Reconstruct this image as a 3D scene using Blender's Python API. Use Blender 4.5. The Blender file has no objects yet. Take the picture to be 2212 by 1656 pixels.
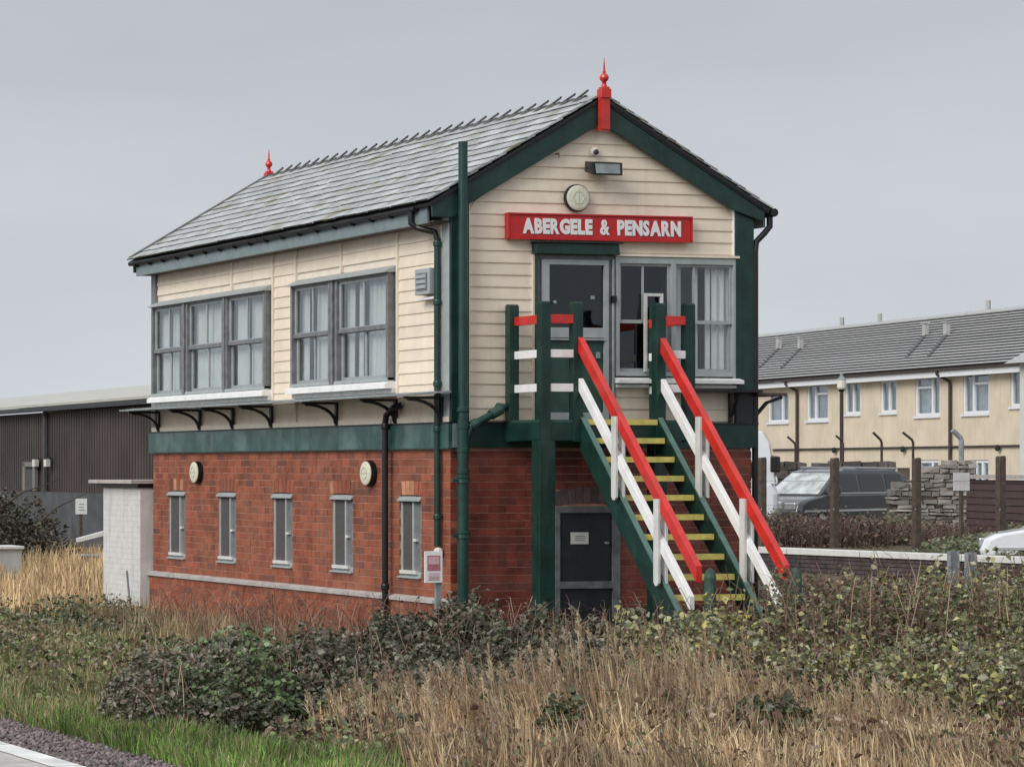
import bpy, math, random
import numpy as np
from mathutils import Vector, Matrix

random.seed(7)
rng = np.random.default_rng(7)
S = bpy.context.scene

# ------------------------------------------------------------------ camera
PSI = math.atan(1407 / 6000)
CAM = Vector((-15.080, -28.899, 2.45))
cd = bpy.data.cameras.new("camera")
cam = bpy.data.objects.new("camera", cd)
S.collection.objects.link(cam)
cam.location = CAM
cam.rotation_euler = (math.radians(90), 0, -PSI)
cd.sensor_width = 36.0
cd.lens = 6000 / 2212 * 36
cd.shift_x = 1669 / 2212
cd.shift_y = 184 / 2212
cd.clip_end = 3000
S.camera = cam

# ------------------------------------------------------------------ sky and sun (overcast, soft, from the left)
SUN_DIR = Vector((-0.86, -0.34, 0.66)).normalized()      # towards the sun
SUN_EL = math.asin(SUN_DIR.z)
SUN_AZ = math.atan2(SUN_DIR.x, SUN_DIR.y)
world = bpy.data.worlds.new("World")
S.world = world
world.use_nodes = True
nt = world.node_tree
nt.nodes.clear()
wo = nt.nodes.new("ShaderNodeOutputWorld")
bg = nt.nodes.new("ShaderNodeBackground")
sky = nt.nodes.new("ShaderNodeTexSky")
sky.sky_type = 'NISHITA'
sky.sun_disc = False
sky.sun_elevation = SUN_EL
sky.sun_rotation = SUN_AZ
sky.air_density = 1.5
sky.dust_density = 5.0
hs = nt.nodes.new("ShaderNodeHueSaturation")
hs.inputs["Saturation"].default_value = 0.25
hs.inputs["Value"].default_value = 1.0
# cloud deck: a pale grey layer covering the sky, soft mottling
tc = nt.nodes.new("ShaderNodeTexCoord")
sep = nt.nodes.new("ShaderNodeSeparateXYZ")
ramp = nt.nodes.new("ShaderNodeValToRGB")
ramp.color_ramp.interpolation = 'EASE'
e = ramp.color_ramp.elements
e[0].position = 0.0
e[0].color = (5.25, 5.5, 5.85, 1)
e[1].position = 1.0
e[1].color = (6.4, 6.6, 6.9, 1)
m1 = e.new(0.07); m1.color = (4.45, 4.72, 5.12, 1)
m2 = e.new(0.17); m2.color = (3.68, 3.92, 4.32, 1)
m3 = e.new(0.35); m3.color = (4.6, 4.9, 5.3, 1)
noi = nt.nodes.new("ShaderNodeTexNoise")
noi.inputs["Scale"].default_value = 5.5
noi.inputs["Detail"].default_value = 5
mp = nt.nodes.new("ShaderNodeMapping")
mp.inputs["Scale"].default_value = (1, 1, 3.5)
mr = nt.nodes.new("ShaderNodeMapRange")
mr.inputs[1].default_value = 0.3; mr.inputs[2].default_value = 0.7
mr.inputs[3].default_value = 0.955; mr.inputs[4].default_value = 1.045
mul = nt.nodes.new("ShaderNodeMix"); mul.data_type = 'RGBA'; mul.blend_type = 'MULTIPLY'
mul.inputs[0].default_value = 1.0
mix = nt.nodes.new("ShaderNodeMix"); mix.data_type = 'RGBA'
mix.inputs[0].default_value = 0.9
nt.links.new(tc.outputs["Generated"], sep.inputs[0])
nt.links.new(sep.outputs["Z"], ramp.inputs[0])
nt.links.new(tc.outputs["Generated"], mp.inputs[0])
nt.links.new(mp.outputs[0], noi.inputs["Vector"])
nt.links.new(noi.outputs["Fac"], mr.inputs[0])
nt.links.new(ramp.outputs[0], mul.inputs[6])
nt.links.new(mr.outputs[0], mul.inputs[7])
nt.links.new(sky.outputs[0], hs.inputs["Color"])
nt.links.new(hs.outputs[0], mix.inputs[6])
nt.links.new(mul.outputs[2], mix.inputs[7])
nt.links.new(mix.outputs[2], bg.inputs[0])
bg.inputs[1].default_value = 0.1
nt.links.new(bg.outputs[0], wo.inputs[0])

sl = bpy.data.lights.new("sun", 'SUN')
sl.energy = 1.5
sl.angle = math.radians(35)
sl.color = (1.0, 0.97, 0.93)
so = bpy.data.objects.new("sun", sl)
S.collection.objects.link(so)
so.rotation_euler = SUN_DIR.to_track_quat('Z', 'Y').to_euler()
so.location = (0, 0, 40)

S.view_settings.view_transform = 'Standard'
S.view_settings.look = 'None'
S.view_settings.exposure = 0.48
S.view_settings.gamma = 1.0
S.view_settings.use_curve_mapping = False

# ------------------------------------------------------------------ materials
def srgb(r, g, b):
    f = lambda c: (c / 255 / 12.92) if c / 255 <= 0.04045 else ((c / 255 + 0.055) / 1.055) ** 2.4
    return (f(r), f(g), f(b))

MATS = {}
def mat(name, col, rough=0.6, var=0.12, scale=6.0, bump=0.0, bscale=60.0, streak=0.0, dirt=None, dirt_amt=0.0,
        rnd=0.0, tint=False, metal=0.0, spec=0.5, coat=0.0, moss=None, moss_amt=0.0, transl=0.0, alt=None):
    if name in MATS:
        return MATS[name]
    m = bpy.data.materials.new(name)
    m.use_nodes = True
    n = m.node_tree.nodes
    l = m.node_tree.links
    p = n["Principled BSDF"]
    p.inputs["Roughness"].default_value = rough
    p.inputs["Metallic"].default_value = metal
    p.inputs["Specular IOR Level"].default_value = spec
    p.inputs["Coat Weight"].default_value = coat
    geo = n.new("ShaderNodeNewGeometry")
    base = n.new("ShaderNodeRGB")
    base.outputs[0].default_value = (*col, 1)
    cur = base.outputs[0]
    if tint:
        a = n.new("ShaderNodeAttribute"); a.attribute_name = "tint"
        cur = a.outputs["Color"]
    def noise(sc, det=4, stretch=None):
        t = n.new("ShaderNodeTexNoise")
        t.inputs["Scale"].default_value = sc
        t.inputs["Detail"].default_value = det
        if stretch:
            mpn = n.new("ShaderNodeMapping")
            mpn.inputs["Scale"].default_value = stretch
            l.new(geo.outputs["Position"], mpn.inputs[0])
            l.new(mpn.outputs[0], t.inputs["Vector"])
        else:
            l.new(geo.outputs["Position"], t.inputs["Vector"])
        return t.outputs["Fac"]
    def mixc(fac, A, B, blend='MIX'):
        mx = n.new("ShaderNodeMix"); mx.data_type = 'RGBA'; mx.blend_type = blend
        if isinstance(fac, float): mx.inputs[0].default_value = fac
        else: l.new(fac, mx.inputs[0])
        for idx, v in ((6, A), (7, B)):
            if isinstance(v, tuple): mx.inputs[idx].default_value = (*v, 1) if len(v) == 3 else v
            else: l.new(v, mx.inputs[idx])
        return mx.outputs[2]
    def rng_(src, a0, a1, b0, b1):
        r = n.new("ShaderNodeMapRange")
        l.new(src, r.inputs[0])
        for i, v in enumerate((a0, a1, b0, b1)): r.inputs[i + 1].default_value = v
        return r.outputs[0]
    if rnd > 0 or alt:
        oi = n.new("ShaderNodeObjectInfo")
        at = n.new("ShaderNodeAttribute"); at.attribute_name = "rnd"
        ad = n.new("ShaderNodeMath"); ad.operation = 'ADD'
        l.new(oi.outputs["Random"], ad.inputs[0]); l.new(at.outputs["Fac"], ad.inputs[1])
        fr = n.new("ShaderNodeMath"); fr.operation = 'FRACT'; l.new(ad.outputs[0], fr.inputs[0])
        if alt:
            m2_ = n.new("ShaderNodeMath"); m2_.operation = 'MULTIPLY'; m2_.inputs[1].default_value = 7.31
            l.new(fr.outputs[0], m2_.inputs[0])
            f2 = n.new("ShaderNodeMath"); f2.operation = 'FRACT'; l.new(m2_.outputs[0], f2.inputs[0])
            cur = mixc(rng_(f2.outputs[0], 1 - alt[1] - 0.15, 1 - alt[1] + 0.15, 0.0, 1.0), cur, alt[0])
        if rnd > 0:
            cur = mixc(1.0, cur, mixc(rng_(fr.outputs[0], 0, 1, 0, 1), (1 - rnd,) * 3, (1 + rnd,) * 3), 'MULTIPLY')
    if var > 0:
        cur = mixc(1.0, cur, mixc(rng_(noise(scale), 0.3, 0.7, 0, 1), (1 - var,) * 3, (1 + var,) * 3), 'MULTIPLY')
    if streak > 0:
        cur = mixc(rng_(noise(1.0, 5, (9, 9, 0.9)), 0.52, 0.78, 0, streak), cur, dirt or (0.12, 0.10, 0.08))
    if dirt_amt > 0:
        cur = mixc(rng_(noise(scale * 0.45, 6), 0.5, 0.75, 0, dirt_amt), cur, dirt or (0.1, 0.09, 0.07))
    if moss_amt > 0:
        cur = mixc(rng_(noise(3.0, 8), 0.55, 0.68, 0, moss_amt), cur, moss)
    l.new(cur, p.inputs["Base Color"])
    if bump > 0:
        b = n.new("ShaderNodeBump")
        b.inputs["Strength"].default_value = bump
        b.inputs["Distance"].default_value = 0.01
        l.new(noise(bscale, 5), b.inputs["Height"])
        l.new(b.outputs[0], p.inputs["Normal"])
    if transl > 0:
        tr = n.new("ShaderNodeBsdfTranslucent"); l.new(cur, tr.inputs[0])
        ms = n.new("ShaderNodeMixShader"); ms.inputs[0].default_value = transl
        l.new(p.outputs[0], ms.inputs[1]); l.new(tr.outputs[0], ms.inputs[2])
        l.new(ms.outputs[0], n["Material Output"].inputs[0])
    MATS[name] = m
    return m

def glass(name, tintc=(0.75, 0.8, 0.8), refl=0.10, rough=0.02):
    m = bpy.data.materials.new(name); m.use_nodes = True
    n = m.node_tree.nodes; l = m.node_tree.links
    n.remove(n["Principled BSDF"])
    tr = n.new("ShaderNodeBsdfTransparent"); tr.inputs[0].default_value = (*tintc, 1)
    gl = n.new("ShaderNodeBsdfGlossy"); gl.inputs["Roughness"].default_value = rough
    gl.inputs[0].default_value = (0.9, 0.95, 1, 1)
    fr = n.new("ShaderNodeFresnel"); fr.inputs[0].default_value = 1.5
    tn = n.new("ShaderNodeTexNoise"); tn.inputs["Scale"].default_value = 3.0
    gg = n.new("ShaderNodeNewGeometry"); l.new(gg.outputs["Position"], tn.inputs["Vector"])
    bb = n.new("ShaderNodeBump"); bb.inputs["Strength"].default_value = 0.35; bb.inputs["Distance"].default_value = 0.02
    l.new(tn.outputs["Fac"], bb.inputs["Height"]); l.new(bb.outputs[0], gl.inputs["Normal"])
    ad = n.new("ShaderNodeMath"); ad.operation = 'MULTIPLY_ADD'; ad.inputs[1].default_value = 0.22; ad.inputs[2].default_value = refl; ad.use_clamp = True
    ms = n.new("ShaderNodeMixShader")
    l.new(fr.outputs[0], ad.inputs[0]); l.new(ad.outputs[0], ms.inputs[0])
    l.new(tr.outputs[0], ms.inputs[1]); l.new(gl.outputs[0], ms.inputs[2])
    l.new(ms.outputs[0], n["Material Output"].inputs[0])
    MATS[name] = m
    return m

CREAM = mat("cream paint", (0.84, 0.73, 0.585), 0.5, 0.06, 4, 0.15, 90, rnd=0.045, streak=0.22, dirt=(0.52, 0.38, 0.25), dirt_amt=0.12)
CREAM_TRIM = mat("pale cream trim paint", (0.82, 0.73, 0.61), 0.5, 0.06, 5, streak=0.2, dirt=(0.4, 0.3, 0.2))
GREEN = mat("dark green gloss paint", (0.006, 0.034, 0.025), 0.38, 0.35, 5, 0.25, 25, streak=0.3, dirt=(0.035, 0.075, 0.065), dirt_amt=0.25)
GREEN_PIPE = mat("green iron paint", (0.009, 0.045, 0.035), 0.35, 0.2, 7, 0.15, 60, streak=0.25, dirt=(0.05, 0.12, 0.1))
GREEN_BAND = mat("weathered green paint", (0.022, 0.08, 0.07), 0.3, 0.35, 4, 0.2, 20, streak=0.4, dirt=(0.16, 0.25, 0.24), dirt_amt=0.8)
GREEN_STEP = mat("green tread paint", (0.03, 0.075, 0.06), 0.4, 0.2, 8, streak=0.2, dirt=(0.1, 0.16, 0.14))
GREY = mat("grey window paint", (0.37, 0.405, 0.405), 0.45, 0.08, 9, streak=0.3, dirt=(0.16, 0.16, 0.15))
GREY_DK = mat("dark grey frame paint", (0.185, 0.19, 0.195), 0.5, 0.25, 9, streak=0.4, dirt=(0.08, 0.08, 0.08))
GREY_FASCIA = mat("blue grey fascia paint", (0.19, 0.24, 0.25), 0.4, 0.12, 5, streak=0.3, dirt=(0.1, 0.12, 0.12))
GREY_STEEL = mat("galvanised steel", (0.26, 0.29, 0.30), 0.5, 0.2, 9, dirt_amt=0.3, dirt=(0.15, 0.13, 0.11))
WHITE = mat("white paint", (0.86, 0.86, 0.845), 0.45, 0.06, 8, 0.15, 30, streak=0.3, dirt=(0.5, 0.5, 0.45))
WHITE_OLD = mat("worn white paint", (0.66, 0.66, 0.635), 0.6, 0.08, 6, 0.3, 30, streak=0.35, dirt=(0.3, 0.28, 0.24))
RED = mat("red gloss paint", (0.60, 0.026, 0.02), 0.3, 0.2, 6, 0.15, 30, spec=0.6, dirt=(0.45, 0.06, 0.04), dirt_amt=0.35)
RED_SIGN = mat("red sign enamel", (0.52, 0.016, 0.018), 0.35, 0.12, 4, streak=0.1, dirt=(0.3, 0.02, 0.02))
YELLOW = mat("yellow nosing paint", (0.72, 0.62, 0.17), 0.5, 0.15, 14, dirt_amt=0.35, dirt=(0.3, 0.25, 0.1))
BLACK = mat("black paint", (0.008, 0.008, 0.009), 0.4, 0.2, 9)
NAVY = mat("charcoal door paint", (0.017, 0.020, 0.027), 0.45, 0.3, 6)
DARKIN = mat("dark interior", (0.02, 0.02, 0.022), 0.9, 0.1)
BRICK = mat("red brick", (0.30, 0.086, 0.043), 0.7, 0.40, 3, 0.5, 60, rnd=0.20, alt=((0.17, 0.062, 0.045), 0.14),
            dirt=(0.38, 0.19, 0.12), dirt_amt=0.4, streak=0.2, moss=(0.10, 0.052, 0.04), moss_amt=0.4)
BRICK_FRONT = mat("deep red front brick", (0.20, 0.040, 0.024), 0.5, 0.38, 5, 0.5, 60, rnd=0.2, alt=((0.12, 0.035, 0.028), 0.12), dirt=(0.30, 0.12, 0.08), dirt_amt=0.4)  # front wall bricks, a darker and deeper red than the other walls
BRICK_PALE = mat("orange brick", (0.52, 0.24, 0.14), 0.8, 0.2, 12, 0.4, 60, rnd=0.25)
BRICK_BLUE = mat("blue brick", (0.11, 0.075, 0.075), 0.6, 0.3, 10, 0.4, 60, rnd=0.4)
MORTAR = mat("brick mortar", (0.47, 0.25, 0.19), 0.95, 0.25, 8, 0.5, 120)
STONE_BAND = mat("pale stone coping", (0.46, 0.43, 0.41), 0.7, 0.15, 9, 0.5, 60, dirt_amt=0.4, dirt=(0.22, 0.2, 0.18))
SLATE = mat("wet roof slate", (0.40, 0.415, 0.41), 0.33, 0.25, 5, 0.3, 30, rnd=0.18, moss=(0.19, 0.165, 0.075), moss_amt=0.85, spec=0.8, dirt=(0.16, 0.16, 0.15), dirt_amt=0.5)
SLATE_EDGE = mat("shadow dark slate edge", (0.045, 0.047, 0.042), 0.7, 0.4, 10, moss=(0.12, 0.11, 0.04), moss_amt=0.5)  # lower edges coloured dark to paint the shadow gap, with some moss
SLATE_DK = mat("slate underlay", (0.03, 0.03, 0.03), 0.8, 0.1)
RIDGE = mat("ridge tile clay", (0.09, 0.095, 0.085), 0.5, 0.3, 8, 0.4, 40, moss=(0.15, 0.15, 0.06), moss_amt=0.4)
CURTAIN = mat("pale curtain", (0.78, 0.78, 0.75), 0.9, 0.06, 5, transl=0.2)
BLIND = mat("white blind", (0.78, 0.77, 0.74), 0.8, 0.04, 5)
LAMP_CREAM = mat("cream lamp lens", (0.74, 0.71, 0.58), 0.35, 0.12, 20, streak=0.15, dirt=(0.35, 0.32, 0.2))
GLASS = glass("window glass", (0.94, 0.96, 0.96), 0.03)
GLASS_DK = glass("dark window glass", (0.35, 0.36, 0.38), 0.04, 0.05)
RENDER_W = mat("cream render", (0.70, 0.60, 0.46), 0.85, 0.08, 1.2, 0.3, 20, streak=0.5, dirt=(0.48, 0.40, 0.29), dirt_amt=0.2)
UPVC = mat("white window plastic", (0.78, 0.80, 0.82), 0.35, 0.03)
TILE_EDGE = mat("shadow dark tile edge", (0.04, 0.04, 0.04), 0.8, 0.2)  # shadow line of each tile course painted onto its front edge
TILE = mat("grey concrete roof tile", (0.37, 0.365, 0.36), 0.4, 0.12, 5, 0.3, 30, rnd=0.1, streak=0.3, dirt=(0.13, 0.13, 0.125))
BROWN_PIPE = mat("brown downpipe", (0.05, 0.035, 0.03), 0.5, 0.2)
CLAD = mat("brown steel cladding", (0.058, 0.044, 0.042), 0.6, 0.3, 0.8, streak=0.25, dirt=(0.075, 0.068, 0.066))
CLAD_ROOF = mat("pale sheet roof", (0.46, 0.45, 0.40), 0.5, 0.1, 1.5)
CONC_DK = mat("dark grey concrete", (0.075, 0.078, 0.082), 0.8, 0.3, 2, 0.4, 20)
RUBBLE = mat("beige rubble stone", (0.27, 0.25, 0.22), 0.85, 0.25, 3, 0.6, 20, rnd=0.4)
RUBBLE_DK = mat("grey rubble stone", (0.115, 0.10, 0.095), 0.85, 0.3, 3, 0.6, 20, rnd=0.4)
WOOD_POST = mat("weathered fence timber", (0.085, 0.062, 0.048), 0.85, 0.3, 10, 0.5, 50)
HOARD = mat("purple brown hoarding", (0.085, 0.052, 0.05), 0.7, 0.1, 3)
CAR_DARK = mat("dark grey car paint", (0.06, 0.064, 0.07), 0.22, 0.05, coat=0.5)
CAR_WHITE = mat("white car paint", (0.72, 0.74, 0.77), 0.25, 0.03, coat=0.5)
CHROME = mat("bright trim", (0.6, 0.61, 0.62), 0.25, 0.03, metal=0.6)
TYRE = mat("tyre rubber", (0.02, 0.02, 0.02), 0.9, 0.1)
CAR_GLASS = mat("tinted car glass", (0.012, 0.014, 0.016), 0.06, 0.0, spec=0.8)
SCREEN_GLASS = mat("windscreen glass", (0.40, 0.43, 0.43), 0.08, 0.5, 4, spec=1.0, coat=1.0)  # reflections painted in as a pale, mottled base colour
SOIL = mat("soil and litter", (0.085, 0.068, 0.04), 0.95, 0.4, 3, 0.8, 25, dirt=(0.07, 0.085, 0.025), dirt_amt=0.8)
TARMAC = mat("wet tarmac", (0.16, 0.165, 0.175), 0.35, 0.15, 3, 0.3, 80)
CARPARK = mat("car park gravel", (0.15, 0.145, 0.135), 0.8, 0.2, 1, 0.4, 20)
BALLAST = mat("track ballast stone", (0.175, 0.13, 0.125), 0.8, 0.3, 6, 0.4, 60, tint=False, rnd=0.0)
BALLAST_T = mat("ballast stones", (0.2, 0.15, 0.15), 0.75, 0.15, 14, tint=True)
LEAF = mat("bramble leaf", (0.06, 0.08, 0.03), 0.34, 0.1, 20, tint=True, transl=0.2)
GRASS = mat("grass blade", (0.3, 0.22, 0.1), 0.7, 0.08, 8, tint=True, transl=0.25)
TWIG = mat("brown bramble stem", (0.11, 0.06, 0.045), 0.8, 0.2, 8, tint=True)
BARK = mat("dark shrub bark", (0.05, 0.038, 0.028), 0.9, 0.2)

# ------------------------------------------------------------------ helpers
COL = S.collection
def wloc(o):
    v = Vector((0, 0, 0))
    while o is not None:
        v = v + o.location
        o = o.parent
    return v

def tag(o, label=None, cat=None, group=None, kind=None):
    if label: o['label'] = label
    if cat: o['category'] = cat
    if group: o['group'] = group
    if kind: o['kind'] = kind
    return o

def empty(name, loc, label=None, cat=None, group=None, rz=0.0):
    o = bpy.data.objects.new(name, None)
    o.empty_display_size = 0.2
    COL.objects.link(o)
    o.location = loc
    o.rotation_euler = (0, 0, rz)
    return tag(o, label, cat, group)

class MB:
    def __init__(s):
        s.v = []; s.f = []
    def add(s, vs, fs):
        b = len(s.v)
        s.v += [tuple(p) for p in vs]
        s.f += [tuple(i + b for i in f) for f in fs]
        return s
    def hexa(s, p):
        return s.add(p, [(0, 3, 2, 1), (4, 5, 6, 7), (0, 1, 5, 4), (1, 2, 6, 5), (2, 3, 7, 6), (3, 0, 4, 7)])
    def box(s, x0, x1, y0, y1, z0, z1):
        x0, x1 = min(x0, x1), max(x0, x1); y0, y1 = min(y0, y1), max(y0, y1); z0, z1 = min(z0, z1), max(z0, z1)
        return s.hexa([(x0, y0, z0), (x1, y0, z0), (x1, y1, z0), (x0, y1, z0),
                       (x0, y0, z1), (x1, y0, z1), (x1, y1, z1), (x0, y1, z1)])
    def prism(s, poly, axis, a, b):
        """poly: list of 2D points; axis 'x' -> (y,z) swept in x, 'y' -> (x,z), 'z' -> (x,y)"""
        def P(q, t):
            if axis == 'x': return (t, q[0], q[1])
            if axis == 'y': return (q[0], t, q[1])
            return (q[0], q[1], t)
        n = len(poly)
        vs = [P(q, a) for q in poly] + [P(q, b) for q in poly]
        fs = [tuple(range(n)), tuple(range(2 * n - 1, n - 1, -1))]
        fs += [(i, i + n, (i + 1) % n + n, (i + 1) % n) for i in range(n)]
        return s.add(vs, fs)
    def tube(s, pts, r, n=10, cap=True):
        pts = [Vector(p) for p in pts]
        rs = r if isinstance(r, (list, tuple)) else [r] * len(pts)
        vs = []; fs = []
        ref = None
        for i, p in enumerate(pts):
            d = (pts[min(i + 1, len(pts) - 1)] - pts[max(i - 1, 0)])
            if d.length < 1e-9: d = Vector((0, 0, 1))
            d.normalize()
            if ref is None:
                ref = Vector((1, 0, 0)) if abs(d.x) < 0.9 else Vector((0, 1, 0))
            u = (ref - d * ref.dot(d)).normalized(); w = d.cross(u); ref = u
            for k in range(n):
                a = 2 * math.pi * k / n
                vs.append(p + (u * math.cos(a) + w * math.sin(a)) * rs[i])
        for i in range(len(pts) - 1):
            for k in range(n):
                fs.append((i * n + k, i * n + (k + 1) % n, (i + 1) * n + (k + 1) % n, (i + 1) * n + k))
        if cap:
            fs.append(tuple(range(n - 1, -1, -1)))
            fs.append(tuple((len(pts) - 1) * n + k for k in range(n)))
        return s.add(vs, fs)
    def bar(s, a, b, w, h, up=(0, 0, 1)):
        """square bar from a to b, w across, h along 'up'"""
        a = Vector(a); b = Vector(b); d = (b - a).normalized(); up = Vector(up)
        side = d.cross(up).normalized(); u = side.cross(d).normalized()
        c = [a - side * w / 2 - u * h / 2, a + side * w / 2 - u * h / 2, a + side * w / 2 + u * h / 2, a - side * w / 2 + u * h / 2]
        c2 = [p + (b - a) for p in c]
        return s.add(c + c2, [(0, 3, 2, 1), (4, 5, 6, 7), (0, 1, 5, 4), (1, 2, 6, 5), (2, 3, 7, 6), (3, 0, 4, 7)][:2] +
                     [(0, 1, 5, 4), (1, 2, 6, 5), (2, 3, 7, 6), (3, 0, 4, 7)])
    def lathe(s, prof, c, n=14, axis='z'):
        vs = []; fs = []
        for (r, t) in prof:
            for k in range(n):
                a = 2 * math.pi * k / n
                x, y = r * math.cos(a), r * math.sin(a)
                if axis == 'z': vs.append((c[0] + x, c[1] + y, c[2] + t))
                elif axis == 'y': vs.append((c[0] + x, c[1] + t, c[2] + y))
                else: vs.append((c[0] + t, c[1] + x, c[2] + y))
        m_ = len(prof)
        for i in range(m_ - 1):
            for k in range(n):
                fs.append((i * n + k, i * n + (k + 1) % n, (i + 1) * n + (k + 1) % n, (i + 1) * n + k))
        fs.append(tuple(range(n - 1, -1, -1))); fs.append(tuple((m_ - 1) * n + k for k in range(n)))
        return s.add(vs, fs)
    def mesh(s, name, m, off=(0, 0, 0), smooth=False):
        me = bpy.data.meshes.new(name)
        ox, oy, oz = off
        me.from_pydata([(x - ox, y - oy, z - oz) for x, y, z in s.v], [], s.f)
        bmfix(me)
        me.materials.append(m)
        if smooth:
            me.shade_smooth() if hasattr(me, 'shade_smooth') else None
        return me
    def build(s, name, m, parent=None, kind=None, label=None, cat=None, group=None, local=False, smooth=False, bevel=0.0):
        off = (0, 0, 0)
        if parent is not None and not local: off = tuple(wloc(parent))
        me = s.mesh(name, m, off, smooth)
        o = bpy.data.objects.new(name, me)
        COL.objects.link(o)
        if parent is not None: o.parent = parent
        if bevel > 0:
            bv = o.modifiers.new("bevel", 'BEVEL'); bv.width = bevel; bv.segments = 2; bv.limit_method = 'ANGLE'
        return tag(o, label, cat, group, kind)

import bmesh
def bmfix(me):
    bm = bmesh.new(); bm.from_mesh(me)
    bmesh.ops.recalc_face_normals(bm, faces=bm.faces)
    bm.to_mesh(me); bm.free()

def inst(name, me, loc, parent, rot=None):
    o = bpy.data.objects.new(name, me)
    COL.objects.link(o)
    o.parent = parent
    w = wloc(parent) if parent is not None else Vector((0, 0, 0))
    o.location = Vector(loc) - w
    if rot: o.rotation_euler = rot
    return o

def set_rnd(me, vals):
    a = me.attributes.new("rnd", 'FLOAT', 'FACE')
    a.data.foreach_set("value", np.asarray(vals, dtype=np.float32))

def fast_mesh(name, V, Fq, tint, m, parent=None):
    """V (n,3), Fq (k,3) or (k,4), tint per vertex (n,3)"""
    me = bpy.data.meshes.new(name)
    V = np.asarray(V, np.float32); Fq = np.asarray(Fq, np.int32)
    k = Fq.shape[1]
    me.vertices.add(len(V)); me.vertices.foreach_set("co", V.ravel())
    me.loops.add(Fq.size); me.loops.foreach_set("vertex_index", Fq.ravel())
    me.polygons.add(len(Fq))
    me.polygons.foreach_set("loop_start", np.arange(0, Fq.size, k, dtype=np.int32))
    me.polygons.foreach_set("loop_total", np.full(len(Fq), k, dtype=np.int32))
    if tint is not None:
        a = me.attributes.new("tint", 'FLOAT_COLOR', 'POINT')
        c = np.ones((len(V), 4), np.float32); c[:, :3] = tint
        a.data.foreach_set("color", c.ravel())
    me.update(calc_edges=True)
    me.materials.append(m)
    o = bpy.data.objects.new(name, me)
    COL.objects.link(o)
    if parent: o.parent = parent
    return o

# ================================================================== GROUND
def sstep(x, a, b):
    t = np.clip((x - a) / (b - a), 0, 1)
    return t * t * (3 - 2 * t)

def ground_h(x, y):
    x = np.asarray(x, float); y = np.asarray(y, float)
    h = 0.10 * sstep(x, -6.2, -4.5) * (1 + 0.5 * np.sin(x * 1.7 + y * 0.9)) * (1 - sstep(x, -1.5, -0.3) * 0.4)
    h = h + 0.35 * sstep(y, 10, 20) * sstep(x, -6, -2)
    wl = 17.95 + (21.39 - y) * 0.131
    h = h + (0.75 - 0.35 * sstep(y, 10, 20)) * sstep(x - wl, 0.1, 0.35)
    h = np.where(x < -9.0, 0.0, h)
    return h

xs = np.unique(np.concatenate([np.linspace(-600, -30, 8), np.linspace(-30, -7, 12), np.linspace(-6.8, 8, 60), np.linspace(8.5, 17, 12),
                               np.linspace(17.2, 22, 45), np.linspace(23, 70, 16), np.linspace(90, 700, 8)]))
ys = np.unique(np.concatenate([np.linspace(-300, -30, 6), np.linspace(-25, -13, 5), np.linspace(-12, 6, 60), np.linspace(7, 40, 34),
                               np.linspace(45, 120, 10), np.linspace(160, 900, 8)]))
gx, gy = np.meshgrid(xs, ys)
gz = ground_h(gx, gy)
V = np.stack([gx.ravel(), gy.ravel(), gz.ravel()], 1)
nx, ny = len(xs), len(ys)
idx = np.arange(nx * ny).reshape(ny, nx)
Fq = np.stack([idx[:-1, :-1].ravel(), idx[:-1, 1:].ravel(), idx[1:, 1:].ravel(), idx[1:, :-1].ravel()], 1)
g = fast_mesh("ground", V, Fq, None, SOIL)
tag(g, kind='structure')

# car park surface behind the low wall
b = MB().box(21.6, 60, 8, 80, 0.5, 0.80)
b.build("car_park", CARPARK, kind='structure')

# platform the camera stands on, with white edge line
plat = MB().box(-34, -9.95, -60, 110, -0.2, 0.85).build("platform", TARMAC, kind='structure')
MB().box(-10.42, -9.87, 20, 110, 0.72, 0.854).build("platform_edge", STONE_BAND, kind='structure')
for k in range(40):
    MB().box(-10.42, -9.87 + random.uniform(-0.006, 0.006), -28 + k * 1.2, -28 + k * 1.2 + 1.188, 0.72, 0.853 + random.uniform(-0.003, 0.001)).build("coping_slab", STONE_BAND, plat)
LINE = mat("worn white line", (0.74, 0.74, 0.72), 0.6, 0.15, 5, 0.3, 40, dirt=(0.35, 0.34, 0.32), dirt_amt=0.75)
b = MB()
for k in range(40): b.box(-10.05, -9.885, -28 + k * 1.2 + 0.004, -28 + k * 1.2 + 1.18, 0.8555, 0.859)
b.build("platform_edge_line", LINE, kind='structure')

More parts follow.
